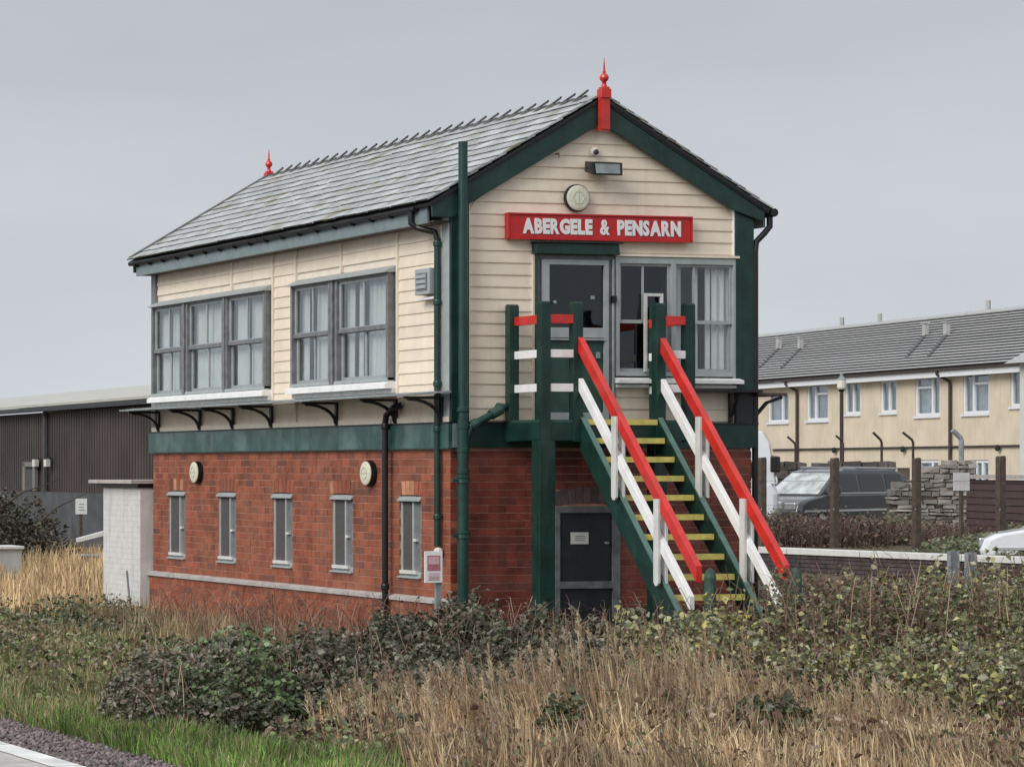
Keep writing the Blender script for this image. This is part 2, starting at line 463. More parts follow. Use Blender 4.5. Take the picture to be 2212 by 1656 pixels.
# track bed and ballast
MB().prism([(-9.8, -0.05), (-9.8, 0.03), (-6.9, 0.03), (-6.15, -0.05)], 'y', -60, 90).build("track_bed", BALLAST, kind='structure')
def ballast():
    n = 34000
    x = rng.uniform(-9.7, -6.15, n); y = rng.uniform(-13, 5, n)
    keep = rng.random(n) < np.where(x > -6.45, 0.5, 1.0)
    x, y = x[keep], y[keep]; n = len(x)
    r = rng.uniform(0.018, 0.036, n)
    z = 0.03 - 0.07 * np.clip((x + 6.9) / 0.75, 0, 1) + rng.uniform(0.0, 0.03, n)
    dirs = np.array([(1, 0, 0), (-1, 0, 0), (0, 1, 0), (0, -1, 0), (0, 0, 1), (0, 0, -1)], float)
    sc = rng.uniform(0.65, 1.3, (n, 6, 1)) * r[:, None, None]
    P = dirs[None] * sc
    a = rng.uniform(0, 6.28, n); ca, sa = np.cos(a), np.sin(a)
    t = rng.uniform(-0.7, 0.7, n); ct, st = np.cos(t), np.sin(t)
    X, Y, Z = P[..., 0], P[..., 1], P[..., 2] * 0.8
    Y2 = Y * ct[:, None] - Z * st[:, None]; Z2 = Y * st[:, None] + Z * ct[:, None]
    X3 = X * ca[:, None] - Y2 * sa[:, None]; Y3 = X * sa[:, None] + Y2 * ca[:, None]
    V = np.stack([X3 + x[:, None], Y3 + y[:, None], Z2 + z[:, None]], -1).reshape(-1, 3)
    T = np.array([(0, 2, 4), (2, 1, 4), (1, 3, 4), (3, 0, 4), (2, 0, 5), (1, 2, 5), (3, 1, 5), (0, 3, 5)])
    F = (T[None] + (np.arange(n) * 6)[:, None, None]).reshape(-1, 3)
    k = rng.uniform(0.5, 1.6, (n, 1)); base = np.array([[0.16, 0.115, 0.115]]); b2 = np.array([[0.17, 0.15, 0.145]])
    mixr = rng.random((n, 1))
    c = (base * mixr + b2 * (1 - mixr)) * k
    tag(fast_mesh("ballast", V, F, np.repeat(c, 6, 0), BALLAST_T), "mauve grey track ballast beside the platform edge", "ballast", kind='stuff')
ballast()
#==PART2==
# ================================================================== SIGNAL BOX
W, L = 3.84, 9.05
Z_BAND0, Z_BAND1 = 2.69, 2.965
RX, RZ, EZ = 1.86, 6.735, 5.47          # ridge x, ridge z, eaves z
EX0, EX1 = -0.31, 4.03
box = empty("signal_box", (0, 0, 0), "two-storey railway signal box, cream boards over red brick with a slate roof", "signal box")

SWIN = [(7.836, 8.466), (6.057, 6.671), (4.256, 4.864), (2.504, 3.092), (0.711, 1.26)]
WZ0, WZ1 = 1.20, 2.12

MESHG = mat("brown grey mesh screen", (0.085, 0.078, 0.078), 0.8, 0.12, 20)
MESHL = mat("mid grey panel", (0.17, 0.175, 0.18), 0.6, 0.15, 9)
# ---- brick base: recessed mortar core with openings, bricks laid in front of it
def core():
    m = MB(); d = 0.005; t = 0.30
    # side wall x=0 with five openings
    ys = [0.0 + d]
    for a, b_ in sorted(SWIN): ys += [a, b_]
    ys.append(L - d)
    for i in range(0, len(ys), 2): m.box(d, t, ys[i], ys[i + 1], 0, Z_BAND0)
    for a, b_ in SWIN:
        m.box(d, t, a, b_, 0, WZ0 - 0.02); m.box(d, t, a, b_, WZ1 + 0.02, Z_BAND0)
    # front wall y=0 with doorway
    m.box(t, 1.30, d, t, 0, Z_BAND0); m.box(2.13, W - t, d, t, 0, Z_BAND0); m.box(1.30, 2.13, d, t, 2.0, Z_BAND0)
    m.box(W - t, W - d, d, L - d, 0, Z_BAND0); m.box(t, W - t, L - t, L - d, 0, Z_BAND0)
    # plinth core
    m.box(-0.03, d, 0.002, L + 0.03, 0, 0.90)
    m.box(d, 1.30, 0.002, d, 0, 0.90); m.box(2.13, W + 0.03, 0.002, d, 0, 0.90)
    m.box(W - d, W + 0.03, d, L + 0.03, 0, 0.90)
    return m.build("wall", MORTAR, box)
core()
MB().box(0.3, W - 0.3, 0.31, 8.7, 0.0, 0.04).build("floor", DARKIN, box)

CH = 0.0886
def lay(wall):
    out = []
    ncourse = int(Z_BAND0 / CH)
    for c in range(ncourse + 1):
        z0 = c * CH + 0.004; z1 = min(z0 + CH - 0.011, Z_BAND0 - 0.003)
        if z1 - z0 < 0.03: continue
        plinth = z1 < 0.92
        if not plinth and z0 < 0.90 and wall != 'front': continue
        off = 0.04 if plinth else 0.0
        if wall == 'front': off = 0.006 if plinth else 0.0
        if wall in ('side', 'right'): lo, hi = -0.002, L + off
        else: lo, hi = -off, W + off
        holes = []
        if wall == 'side' and z1 > WZ0 + 0.01 and z0 < WZ1 + 0.16:
            hgt = 0.16 if z0 > WZ1 - 0.04 else 0
            holes = [(a - (0.03 if hgt else 0), b_ + (0.03 if hgt else 0)) for a, b_ in SWIN]
        if wall == 'front' and z0 < 2.19:
            holes = [(1.30, 2.13)]
        holes = sorted(holes)
        spans = []; p = lo
        for a, b_ in holes:
            spans.append((p, a)); p = b_
        spans.append((p, hi))
        for (a, b_) in spans:
            q = a; k = 0
            first = True
            while q < b_ - 0.02:
                if first: ln = 0.235 if c % 2 == 0 else 0.118
                else: ln = 0.235 if (c % 2 == 0 or (k % 5)) else 0.118
                if c % 6 == 3: ln = 0.118
                first = False; k += 1
                e_ = min(q + ln, b_)
                if b_ - e_ < 0.05: e_ = b_
                out.append((wall, q + 0.004, e_ - 0.004, z0, z1, off))
                q = e_
    return out
bricks = lay('side') + lay('front')
extra = lay('right') + lay('back')
Rv = Vector((math.cos(PSI), -math.sin(PSI))); Fv = Vector((math.sin(PSI), math.cos(PSI)))
def px_w(b):
    w_, a, c, z0, z1, off = b
    P = (lambda t: Vector((0, t))) if w_ == 'side' else (lambda t: Vector((t, 0)))
    def X(t):
        d = P(t) - Vector((CAM.x, CAM.y)); return d.dot(Rv) / d.dot(Fv)
    vis = 1.0
    if w_ == 'front' and 0.6 < a < 2.6: vis = 0.4
    if z0 < 0.7: vis *= 0.3
    return abs(X(a) - X(c)) * vis
bricks.sort(key=px_w, reverse=True)
def brick_box(b, j):
    w_, a, c, z0, z1, off = b
    D = 0.09
    if w_ == 'side': return (-off - j, D, a, c, z0, z1)
    if w_ == 'front': return (a, c, -off - j, D, z0, z1)
    if w_ == 'right': return (W - D, W + off + j, a, c, z0, z1)
    return (a, c, L - D, L + off + j, z0, z1)
cache = {}
rr = random.Random(3)
for i, b_ in enumerate(bricks[:290]):
    x0, x1, y0, y1, z0, z1 = brick_box(b_, rr.uniform(0, 0.004))
    key = (round(x1 - x0, 2), round(y1 - y0, 2), round(z1 - z0, 3), b_[0] == 'front')
    if key not in cache:
        a_, c_, d_ = (x1 - x0) / 2, (y1 - y0) / 2, (z1 - z0) / 2
        cache[key] = MB().box(-a_, a_, -c_, c_, -d_, d_).mesh("brick", BRICK_FRONT if b_[0] == 'front' else BRICK)
    me = cache[key]
    inst("brick", me, ((x0 + x1) / 2, (y0 + y1) / 2, (z0 + z1) / 2), box)
m = MB(); vals = []; ids = []
for b_ in bricks[290:] + extra:
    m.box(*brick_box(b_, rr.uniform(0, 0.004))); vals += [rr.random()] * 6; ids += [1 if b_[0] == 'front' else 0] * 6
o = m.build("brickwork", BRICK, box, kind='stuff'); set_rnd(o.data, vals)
o.data.materials.append(BRICK_FRONT); o.data.polygons.foreach_set("material_index", ids)

# string course
for a in range(9):
    y0 = -0.06 + a * 1.02; y1 = min(y0 + 1.012, L + 0.07)
    j = rr.uniform(-0.004, 0.004)
    MB().prism([(-0.075 + j, 0.905), (-0.075 + j, 0.945), (0.0, 0.968), (0.0, 0.905)], 'y', y0, y1).build("coping_stone", STONE_BAND, box)

# window arches of voussoir bricks and the small windows of the brick storey
for wi, (a, b_) in enumerate(SWIN):
    n = 6; cy = (a + b_) / 2; hw = (b_ - a) / 2 + 0.03
    for k in range(n):
        t = (k + 0.5) / n * 2 - 1
        yb = cy + t * hw; yt = cy + t * (hw + 0.045); w2 = hw / n - 0.006; w3 = w2 * 1.08
        rise = 0.035 * (1 - t * t)
        z0 = WZ1 + 0.012 + rise * 0.4; z1 = WZ1 + 0.165 + rise * 0.7
        MB().hexa([(-0.004, yb - w2, z0), (0.09, yb - w2, z0), (0.09, yb + w2, z0), (-0.004, yb + w2, z0),
                   (-0.004, yt - w3, z1), (0.09, yt - w3, z1), (0.09, yt + w3, z1), (-0.004, yt + w3, z1)]) \
            .build("brick", BRICK_PALE if (wi == 4 and k in (2, 3, 4)) or (wi == 0 and k in (1, 3)) or (wi == 3 and k == 5) else BRICK, box)
    # frame set in the opening, hood at the top and sill
    f = MB()
    x0, x1 = 0.02, 0.10
    f.box(x0, x1, a, a + 0.045, WZ0, WZ1); f.box(x0, x1, b_ - 0.045, b_, WZ0, WZ1)
    f.box(x0, x1, a + 0.045, b_ - 0.045, WZ0, WZ0 + 0.045); f.box(x0, x1, a + 0.045, b_ - 0.045, WZ1 - 0.045, WZ1)
    win = f.build("small_window", GREY, box)
    MB().hexa([(-0.028, a - 0.005, WZ1 - 0.05), (0.02, a - 0.005, WZ1 - 0.03), (0.02, b_ + 0.005, WZ1 - 0.03), (-0.028, b_ + 0.005, WZ1 - 0.05),
               (-0.028, a - 0.005, WZ1 - 0.03), (0.02, a - 0.005, WZ1 + 0.01), (0.02, b_ + 0.005, WZ1 + 0.01), (-0.028, b_ + 0.005, WZ1 - 0.03)]) \
        .build("hood", GREY, win)
    MB().box(0.030, 0.05, a + 0.235, b_ - 0.045, WZ0 + 0.045, WZ1 - 0.045).build("mesh_screen", MESHG, win)
    MB().box(0.006, 0.05, a + 0.195, a + 0.235, WZ0 + 0.03, WZ1 - 0.045).build("glazing_bar", GREY, win)
    MB().box(0.036, 0.05, a + 0.045, a + 0.195, WZ0 + 0.045, WZ1 - 0.045).build("side_panel", MESHL, win)
    MB().box(0.16, 0.17, a + 0.02, b_ - 0.02, WZ0 + 0.02, WZ1 - 0.02).build("backing", GREY_DK, win)
    MB().box(0.0, 0.036, a + 0.13, a + 0.21, WZ0 + 0.40, WZ0 + 0.43).build("catch", WHITE_OLD, win)
    MB().box(-0.012, 0.03, a + 0.12, b_ - 0.02, WZ0 + 0.02, WZ0 + 0.06).build("lower_bar", WHITE_OLD, win)
    MB().prism([(-0.035, WZ0 - 0.03), (0.05, WZ0 - 0.03), (0.05, WZ0 + 0.004), (-0.035, WZ0 - 0.015)], 'y', a - 0.01, b_ + 0.01).build("sill", GREY, win)

# ---- green band at first floor level
seams = [(-0.05, 1.35), (1.353, 5.43), (5.433, L + 0.05)]
for (a, b_) in seams:
    MB().box(-0.05, 0.0, a, b_, Z_BAND0, Z_BAND1).build("band_board", GREEN_BAND, box)
MB().box(0.0, W + 0.05, -0.05, 0.0, Z_BAND0, Z_BAND1).build("band_board", GREEN, box)
MB().box(W, W + 0.05, 0.0, L, Z_BAND0, Z_BAND1).build("band_board", GREEN, box)
MB().box(-0.065, 0.0, -0.06, L + 0.06, Z_BAND1 + 0.001, Z_BAND1 + 0.018).build("drip_strip", BLACK, box)
MB().box(-0.056, 0.0, -0.05, L + 0.05, Z_BAND0 - 0.014, Z_BAND0 - 0.001).build("drip_strip", GREEN_STEP, box)
MB().box(0.0, W + 0.06, -0.062, 0.0, Z_BAND1 + 0.001, Z_BAND1 + 0.018).build("drip_strip", BLACK, box)
MB().box(-0.0, 0.055, -0.062, -0.051, Z_BAND0, Z_BAND1).build("band_end", GREY_FASCIA, box)

# ---- timber storey shell with openings
TX = 0.025     # boards stand on this plane
G1 = (4.86, 8.90); G2 = (1.33, 4.13); WB, WT = 3.50, 4.80
sh = MB(); t = 0.1
ys = [0.03, G2[0], G2[1], G1[0], G1[1], L]
for i in (0, 2, 4): sh.box(TX, TX + t, ys[i], ys[i + 1], 2.95, 5.45)
for a, b_ in (G2, G1):
    sh.box(TX, TX + t, a, b_, 2.95, WB); sh.box(TX, TX + t, a, b_, WT, 5.45)
FX = (2.06, 3.64); DX = (1.06, 2.04)
sh.box(TX + t, DX[0], TX, TX + t, 2.95, 5.45); sh.box(FX[1], W - 0.02, TX, TX + t, 2.95, 5.45)
sh.box(DX[0], FX[1], TX, TX + t, 4.92, 5.45); sh.box(FX[0], FX[1], TX, TX + t, 2.95, 3.49)
sh.box(DX[1], FX[0], TX, TX + t, 2.95, 4.92)
sh.box(W - 0.12, W - 0.02, TX + t, L - 0.02, 2.95, 5.45); sh.box(TX + t, W - 0.12, L - 0.12, L - 0.02, 2.95, 5.45)
sh.prism([(0.02, 5.45), (W - 0.02, 5.45), (RX + 0.06, 6.62), (RX - 0.06, 6.62)], 'y', TX, TX + t)
sh.prism([(0.02, 5.45), (W - 0.02, 5.45), (RX + 0.06, 6.62), (RX - 0.06, 6.62)], 'y', L - 0.12, L - 0.02)
sh.build("timber_wall", CREAM_TRIM, box)
MB().box(0.13, W - 0.13, 0.13, L - 0.13, 2.90, 2.96).build("upper_floor", DARKIN, box)
MB().box(0.13, W - 0.13, 0.13, L - 0.13, 5.36, 5.42).build("ceiling", BLIND, box)
MB().box(1.4, 1.9, 1.2, 7.8, 2.96, 3.9).build("lever_frame", DARKIN, box)

BP = 0.1386
def board_side(y0, y1, z0, z1):
    MB().prism([(TX, z0 + 0.0), (TX - 0.023, z0), (TX - 0.023, z0 + 0.014), (TX - 0.010, z1), (TX, z1)], 'y', y0, y1).build("weatherboard", CREAM, box)
def board_front(x0, x1, z0, z1, x0t=None, x1t=None):
    x0t = x0 if x0t is None else x0t; x1t = x1 if x1t is None else x1t
    a, b_ = TX - 0.023, TX - 0.010
    def lerp(p, q, t): return p + (q - p) * t
    k = 0.014 / (z1 - z0)
    vs = []
    for (xa, xb, pts) in ((x0, x1, 0),):
        pass
    L_ = [(x0, TX, z0), (x0, a, z0), (lerp(x0, x0t, k), a, z0 + 0.014), (x0t, b_, z1), (x0t, TX, z1)]
    R_ = [(x1, TX, z0), (x1, a, z0), (lerp(x1, x1t, k), a, z0 + 0.014), (x1t, b_, z1), (x1t, TX, z1)]
    MB().add(L_ + R_, [(0, 1, 2, 3, 4), (9, 8, 7, 6, 5), (0, 5, 6, 1), (1, 6, 7, 2), (2, 7, 8, 3), (3, 8, 9, 4), (4, 9, 5, 0)]) \
        .build("weatherboard", CREAM, box)

zrow = 3.012
rows = []
while zrow < 5.22:
    rows.append((zrow, min(zrow + BP, 5.25))); zrow += BP
for (z0, z1) in rows:
    z1 -= 0.001
    board_side(0.215, 1.285, z0, z1)
    board_side(4.165, 4.83, z0, z1)
    if z0 > 4.86 or z1 < 3.3:
        hi = z0 > 4.86
        for (a, b_) in ([(1.325, 2.80), (2.845, 4.12), (4.875, 6.17), (6.215, 8.90)] if hi else [(1.325, 2.85), (2.895, 4.12), (4.875, 8.90)]):
            board_side(a, b_, z0, z1)
# cover strips and corner boards on the side
for y, z0, z1, m_ in [(1.305, 2.99, 5.24, CREAM_TRIM), (4.143, 2.99, 5.24, CREAM_TRIM), (4.853, 2.99, 5.24, CREAM_TRIM),
                      (2.822, 4.87, 5.24, CREAM_TRIM), (6.192, 4.87, 5.24, CREAM_TRIM), (2.872, 2.99, 3.28, CREAM_TRIM), (0.195, 2.99, 5.24, WHITE)]:
    MB().box(TX - 0.042, TX, y - 0.019, y + 0.019, z0, z1).build("cover_strip", m_, box)
MB().box(TX - 0.04, TX, 0.0, 0.17, 2.985, 5.30).build("corner_board", GREY, box)
MB().box(TX - 0.045, TX, 8.92, L + 0.03, 2.985, 5.25).build("corner_board", GREY_DK, box)
MB().box(TX - 0.05, TX, 0.0, L, 2.984, 3.045).build("base_strip", CREAM_TRIM, box)
MB().box(TX - 0.09, TX, 1.32, 4.13, 3.345, 3.398).build("apron_board", WHITE_OLD, box)
MB().box(TX - 0.09, TX, 4.86, 8.91, 3.345, 3.398).build("apron_board", WHITE_OLD, box)

# front boards
def gable_x(z):      # inner limits of boarding under the barge boards
    if z <= 5.40: return 0.225, 3.60
    k = (z - 5.40) / (6.50 - 5.40)
    return 0.225 + (RX - 0.225) * k * 0.98 - 0.06, 3.60 + (RX - 3.60) * k * 0.98 + 0.06
z = 3.0
while z < 6.42:
    z1 = z + BP - 0.001
    a, b_ = gable_x(z); at, bt = gable_x(z1)
    if z1 < 4.93:
        board_front(0.235, 1.02, z, z1)
        if z1 < 3.44: board_front(2.10, 3.58, z, z1)
    elif z < 4.93:
        board_front(0.235, 1.02, z, z1)
        board_front(2.08, 3.60, z, z1)
    elif z < 5.03:
        board_front(0.235, 1.02, z, z1); board_front(2.08, 3.60, z, z1)
    else:
        board_front(max(a, 0.235), b_, z, z1, max(at, 0.235), bt)
    z += BP
MB().box(0.218, 0.236, TX - 0.045, TX, 2.985, 5.49).build("cover_strip", WHITE, box)
MB().box(1.02, 1.045, TX - 0.045, TX, 2.985, 4.9).build("cover_strip", CREAM_TRIM, box)
MB().box(3.60, 3.612, TX - 0.045, TX, 4.93, 5.49).build("cover_strip", WHITE, box)
MB().box(2.06, 3.66, -0.05, TX, 4.898, 4.925).build("cover_strip", CREAM_TRIM, box)
# green corner posts on the front
MB().box(-0.012, 0.215, -0.04, TX, 2.985, 5.55).build("corner_post", GREEN, box, bevel=0.006)
MB().box(3.615, W + 0.012, -0.04, TX, 3.36, 5.45).build("corner_post", GREEN, box, bevel=0.006)
MB().box(3.63, W + 0.01, -0.03, TX, 2.985, 3.355).build("corner_post", NAVY, box)
MB().box(W - 0.02, W, TX, L, 2.97, 5.45).build("side_boarding", CREAM, box)

# ---- upper storey side windows
def side_window(y0, y1, curt):
    x0, x1 = -0.10, 0.02
    f = MB()
    w_ = 0.055
    f.box(x0, x1, y0, y0 + w_, WB, WT - 0.02); f.box(x0, x1, y1 - w_, y1, WB, WT - 0.02)
    f.box(x0 + 0.01, x1, y0 + w_, y1 - w_, WB, WB + 0.03); f.box(x0 + 0.01, x1, y0 + w_, y1 - w_, WT - 0.05, WT - 0.02)
    fr = f.build("window", GREY_DK, box)
    s_ = MB(); ym = (y0 + y1) / 2; zr = 4.135
    a, b_ = y0 + w_, y1 - w_
    for (za, zb, dx) in ((zr, WT - 0.05, 0.0), (WB + 0.03, zr + 0.005, 0.028)):
        xx0, xx1 = -0.062 + dx, -0.038 + dx
        s_.box(xx0, xx1, a, a + 0.04, za, zb); s_.box(xx0, xx1, b_ - 0.04, b_, za, zb)
        s_.box(xx0, xx1, a + 0.04, b_ - 0.04, zb - 0.035, zb); s_.box(xx0, xx1, a + 0.04, b_ - 0.04, za, za + 0.04)
        s_.box(xx0 + 0.002, xx1 - 0.002, ym - 0.014, ym + 0.014, za + 0.04, zb - 0.035)
    s_.build("sash", GREY, fr)
    MB().box(-0.085, -0.064, a, b_, zr - 0.022, zr + 0.03).build("guard_rail", GREY_DK, fr)
    for (za, zb, dx) in ((zr + 0.04, WT - 0.085, 0.0), (WB + 0.07, zr - 0.03, 0.028)):
        for (ya, yb) in ((a + 0.04, ym - 0.014), (ym + 0.014, b_ - 0.04)):
            MB().box(-0.051 + dx, -0.047 + dx, ya, yb, za, zb).build("pane", GLASS, fr)
    MB().prism([(-0.112, WB - 0.012), (-0.112, WB + 0.022), (-0.09, WB + 0.03), (-0.02, WB + 0.03), (-0.02, WB - 0.012)], 'y', y0, y1).build("bottom_rail", GREY, fr)
    # curtains: folded sheet with gaps
    c = MB()
    for (ca, cb) in curt:
        n = max(6, int((cb - ca) * (y1 - y0) / 0.022)); vs = []; fs = []
        for i in range(n + 1):
            yy = y0 + (ca + (cb - ca) * i / n) * (y1 - y0) if False else y0 + (y1 - y0) * ca + (y1 - y0) * (cb - ca) * i / n
            xx = 0.055 + 0.020 * math.sin(i * 1.25) + rr.uniform(-0.006, 0.006)
            vs += [(xx, yy, WB - 0.02), (xx + 0.01, yy + rr.uniform(-0.01, 0.01), 4.92)]
        for i in range(n): fs.append((2 * i, 2 * i + 2, 2 * i + 3, 2 * i + 1))
        c.add(vs, fs)
    c.build("curtain", CURTAIN, fr)
    return fr
side_window(7.70, 8.87, [(0.0, 0.34), (0.42, 0.62), (0.70, 1.0)])
side_window(6.26, 7.58, [(0.0, 1.0)])
side_window(4.90, 6.19, [(0.0, 0.26), (0.32, 0.58), (0.66, 1.0)])
side_window(2.94, 4.10, [(0.0, 0.62), (0.8, 1.0)])
side_window(1.36, 2.80, [(0.0, 0.56), (0.66, 0.76), (0.84, 1.0)])
for (a, b_) in ((1.33, 4.13), (4.87, 8.90)):
    n = 2 if a < 2 else 3
    for k in range(n):
        p, q = a + (b_ - a) * k / n, a + (b_ - a) * (k + 1) / n - 0.006
        MB().prism([(-0.15, 4.775), (-0.15, 4.79), (TX - 0.01, 4.865), (TX, 4.865), (TX, 4.78)], 'y', p, q).build("window_hood", GREY, box)
    MB().prism([(-0.155, 3.40), (-0.155, 3.455), (-0.10, 3.485), (TX, 3.485), (TX, 3.40)], 'y', a - 0.01, b_ + 0.01).build("window_sill", WHITE, box)
for y in (2.87, 6.225, 7.64):
    MB().box(-0.115, 0.02, y - 0.03, y + 0.03, WB - 0.01, WT).build("mullion", GREY_DK, box)

# ---- extractor vent box near the corner
vb = MB().box(-0.14, TX - 0.03, 0.24, 0.60, 4.45, 4.75).build("vent_box", GREY, box, bevel=0.008)
MB().box(-0.15, -0.141, 0.29, 0.55, 4.50, 4.70).build("louvre", GREY_DK, vb)
for k in range(3): MB().box(-0.162, -0.151, 0.30, 0.54, 4.52 + k * 0.06, 4.555 + k * 0.06).build("slat", GREY, vb)
MB().box(-0.1, TX - 0.03, 0.22, 0.62, 4.395, 4.42).build("ledge", WHITE, box)

# ---- side walkway and its brackets
for k in range(5):
    for (a, b_) in ((-0.10 + (k % 2) * 0.0, 3.1 - k * 0.12), (3.11 - k * 0.12, 6.2 + k * 0.1), (6.21 + k * 0.1, L + 0.06)):
        xa = -0.04 - k * 0.094; xb = xa - 0.088
        za = 3.335 - k * 0.008 + rr.uniform(-0.004, 0.004)
        MB().box(xb, xa, a, b_, za - 0.022, za).build("walkway_plank", GREY_STEEL, box)
for y in (8.76, 7.24, 6.10, 4.84, 2.89, 1.30, 0.16):
    b = MB()
    b.box(-0.05, -0.012, y - 0.025, y + 0.025, 2.985, 3.275)
    b.box(-0.50, -0.05, y - 0.022, y + 0.022, 3.245, 3.275)
    pts = []
    for i in range(7):
        t_ = i / 6
        pts.append((-0.455 + 0.41 * math.sin(t_ * math.pi / 2) ** 1.0, y, 3.245 - 0.235 * (1 - math.cos(t_ * math.pi / 2))))
    for i in range(6): b.bar(pts[i], pts[i + 1], 0.03, 0.035, (0, 0, 1) if i < 3 else (1, 0, 0))
    b.build("bracket", BLACK, box)
# short shelf on the front and far side walkway end
MB().box(2.60, W + 0.02, -0.20, -0.015, 3.335, 3.365).build("walkway_plank", BLACK, box)
for k in range(4): MB().box(W + 0.02 + k * 0.1, W + 0.112 + k * 0.1, -0.1, L, 3.30, 3.335).build("walkway_plank", WOOD_POST, box)
for (x_, y_) in ((3.55, 0), ):
    b = MB().box(x_ - 0.02, x_ + 0.02, -0.05, -0.012, 2.985, 3.33); b.bar((x_, -0.18, 3.31), (x_, -0.04, 3.06), 0.03, 0.03, (1, 0, 0)); b.build("bracket", BLACK, box)
for y in (0.0, 2.0, 4.0, 6.0, 8.7):
    b = MB().box(W + 0.012, W + 0.05, y - 0.025, y + 0.025, 2.985, 3.29)
    b.bar((W + 0.05, y, 3.06), (W + 0.2, y, 3.22), 0.03, 0.04, (0, 1, 0)); b.bar((W + 0.2, y, 3.22), (W + 0.40, y, 3.285), 0.03, 0.04, (0, 1, 0))
    b.build("bracket", BLACK, box)

# ---- front door
dr = MB()
dr.box(1.06, 1.115, -0.01, 0.09, 2.985, 4.90); dr.box(1.985, 2.05, -0.01, 0.09, 2.985, 4.90); dr.box(1.115, 1.985, -0.01, 0.09, 4.855, 4.90)
door = dr.build("door", GREY_DK, box)
lf = MB(); y0, y1 = -0.03, 0.03
lf.box(1.13, 1.225, y0, y1, 3.0, 4.85); lf.box(1.925, 1.98, y0, y1, 3.0, 4.85)
lf.box(1.225, 1.925, y0, y1, 4.79, 4.85); lf.box(1.225, 1.925, y0, y1, 3.955, 4.07); lf.box(1.225, 1.925, y0, y1, 3.0, 3.095)
lf.box(1.225, 1.925, y0 - 0.015, y0 + 0.02, 3.925, 3.945)
lf.build("door_frame", GREY, door)
MB().box(1.225, 1.925, 0.0, 0.02, 3.095, 3.955).build("lower_panel", GREEN_STEP, door)
MB().box(1.225, 1.925, 0.004, 0.01, 4.07, 4.79).build("pane", GLASS_DK, door)
for k in range(9): MB().box(1.226, 1.924, 0.03, 0.036, 4.10 + k * 0.078, 4.106 + k * 0.078).build("blind_slat", GREY_DK, door)
MB().lathe([(0.0, -0.03), (0.02, -0.028), (0.02, 0.0)], (1.30, 0.0, 4.36), 8, 'y').build("sticker", GREY_STEEL, door)
MB().box(1.76, 1.81, -0.012, 0.0, 4.40, 4.44).build("sticker", GREY_STEEL, door)
MB().box(1.83, 1.87, -0.03, -0.001, 3.72, 3.79).build("lock", GREY_STEEL, door)
MB().prism([(1.02, 4.905), (2.08, 4.905), (2.06, 5.03), (1.02, 5.03)], 'y', -0.11, -0.01).build("lintel", GREEN, box, bevel=0.006)
MB().box(1.0, 2.10, -0.14, 0.0, 5.031, 5.045).build("lintel_cap", BLACK, box)
MB().box(1.047, 1.06, -0.06, -0.011, 2.985, 4.9).build("door_jamb", GREEN, box)
MB().tube([(2.03, -0.04, 3.0), (2.03, -0.04, 4.86)], 0.016, 8).build("conduit", GREY_STEEL, box)
MB().box(2.005, 2.055, -0.075, -0.02, 4.36, 4.44).build("key_box", BLACK, box)

# ---- front window
f = MB(); y0, y1 = -0.035, 0.06
f.box(2.065, 2.115, y0, y1, 3.52, 4.89); f.box(3.585, 3.65, y0, y1, 3.50, 4.89)
f.box(2.115, 3.585, y0, y1, 4.82, 4.89); f.box(2.115, 3.585, y0, y1, 3.52, 3.57)
f.box(2.78, 2.84, y0, y1, 3.57, 4.82)
fw = f.build("window", GREY, box)
s_ = MB()
for (a, b_, mm) in ((2.115, 2.78, 2.43), (2.84, 3.585, 3.09)):
    for (za, zb, yy) in ((4.13, 4.82, -0.005), (3.57, 4.16, 0.025)):
        s_.box(a, a + 0.035, yy, yy + 0.025, za, zb); s_.box(b_ - 0.035, b_, yy, yy + 0.025, za, zb)
        s_.box(a + 0.035, b_ - 0.035, yy, yy + 0.025, za, za + 0.04); s_.box(a + 0.035, b_ - 0.035, yy, yy + 0.025, zb - 0.03, zb)
        if zb > 4.5 or a > 2.5: s_.box(mm - 0.014, mm + 0.014, yy + 0.002, yy + 0.023, za + 0.04, zb - 0.03)
        MB().box(a + 0.035, b_ - 0.035, yy + 0.011, yy + 0.015, za + 0.04, zb - 0.03).build("pane", GLASS_DK if a < 2.5 else GLASS, fw)
s_.build("sash", GREY, fw)
for (ca, cb) in ((2.70, 2.96), (3.12, 3.18), (3.28, 3.34), (3.36, 3.60)):
    n = int((cb - ca) / 0.02); vs = []; fs = []
    for i in range(n + 1):
        x = ca + (cb - ca) * i / n; yy = 0.075 + 0.012 * math.sin(i * 1.4)
        vs += [(x, yy, 3.5), (x, yy, 4.88)]
    for i in range(n): fs.append((2 * i, 2 * i + 2, 2 * i + 3, 2 * i + 1))
    MB().add(vs, fs).build("curtain", BLIND, fw)
MB().box(2.2, 2.66, 0.35, 0.4, 3.5, 3.86).build("desk_back", GREY_STEEL, fw)
h_ = MB(); h_.box(2.42, 2.66, -0.06, -0.036, 4.44, 4.475); h_.box(2.42, 2.455, -0.06, -0.036, 3.57, 4.44); h_.box(2.625, 2.66, -0.06, -0.036, 4.15, 4.44)
h_.build("hatch_frame", WHITE_OLD, fw)
MB().prism([(-0.13, 3.435), (-0.13, 3.475), (-0.03, 3.50), (0.02, 3.50), (0.02, 3.435)], 'x', 2.05, 3.665).build("window_sill", WHITE, box)
MB().box(2.06, 3.60, -0.075, -0.012, 3.385, 3.42).build("apron_board", WHITE_OLD, box)

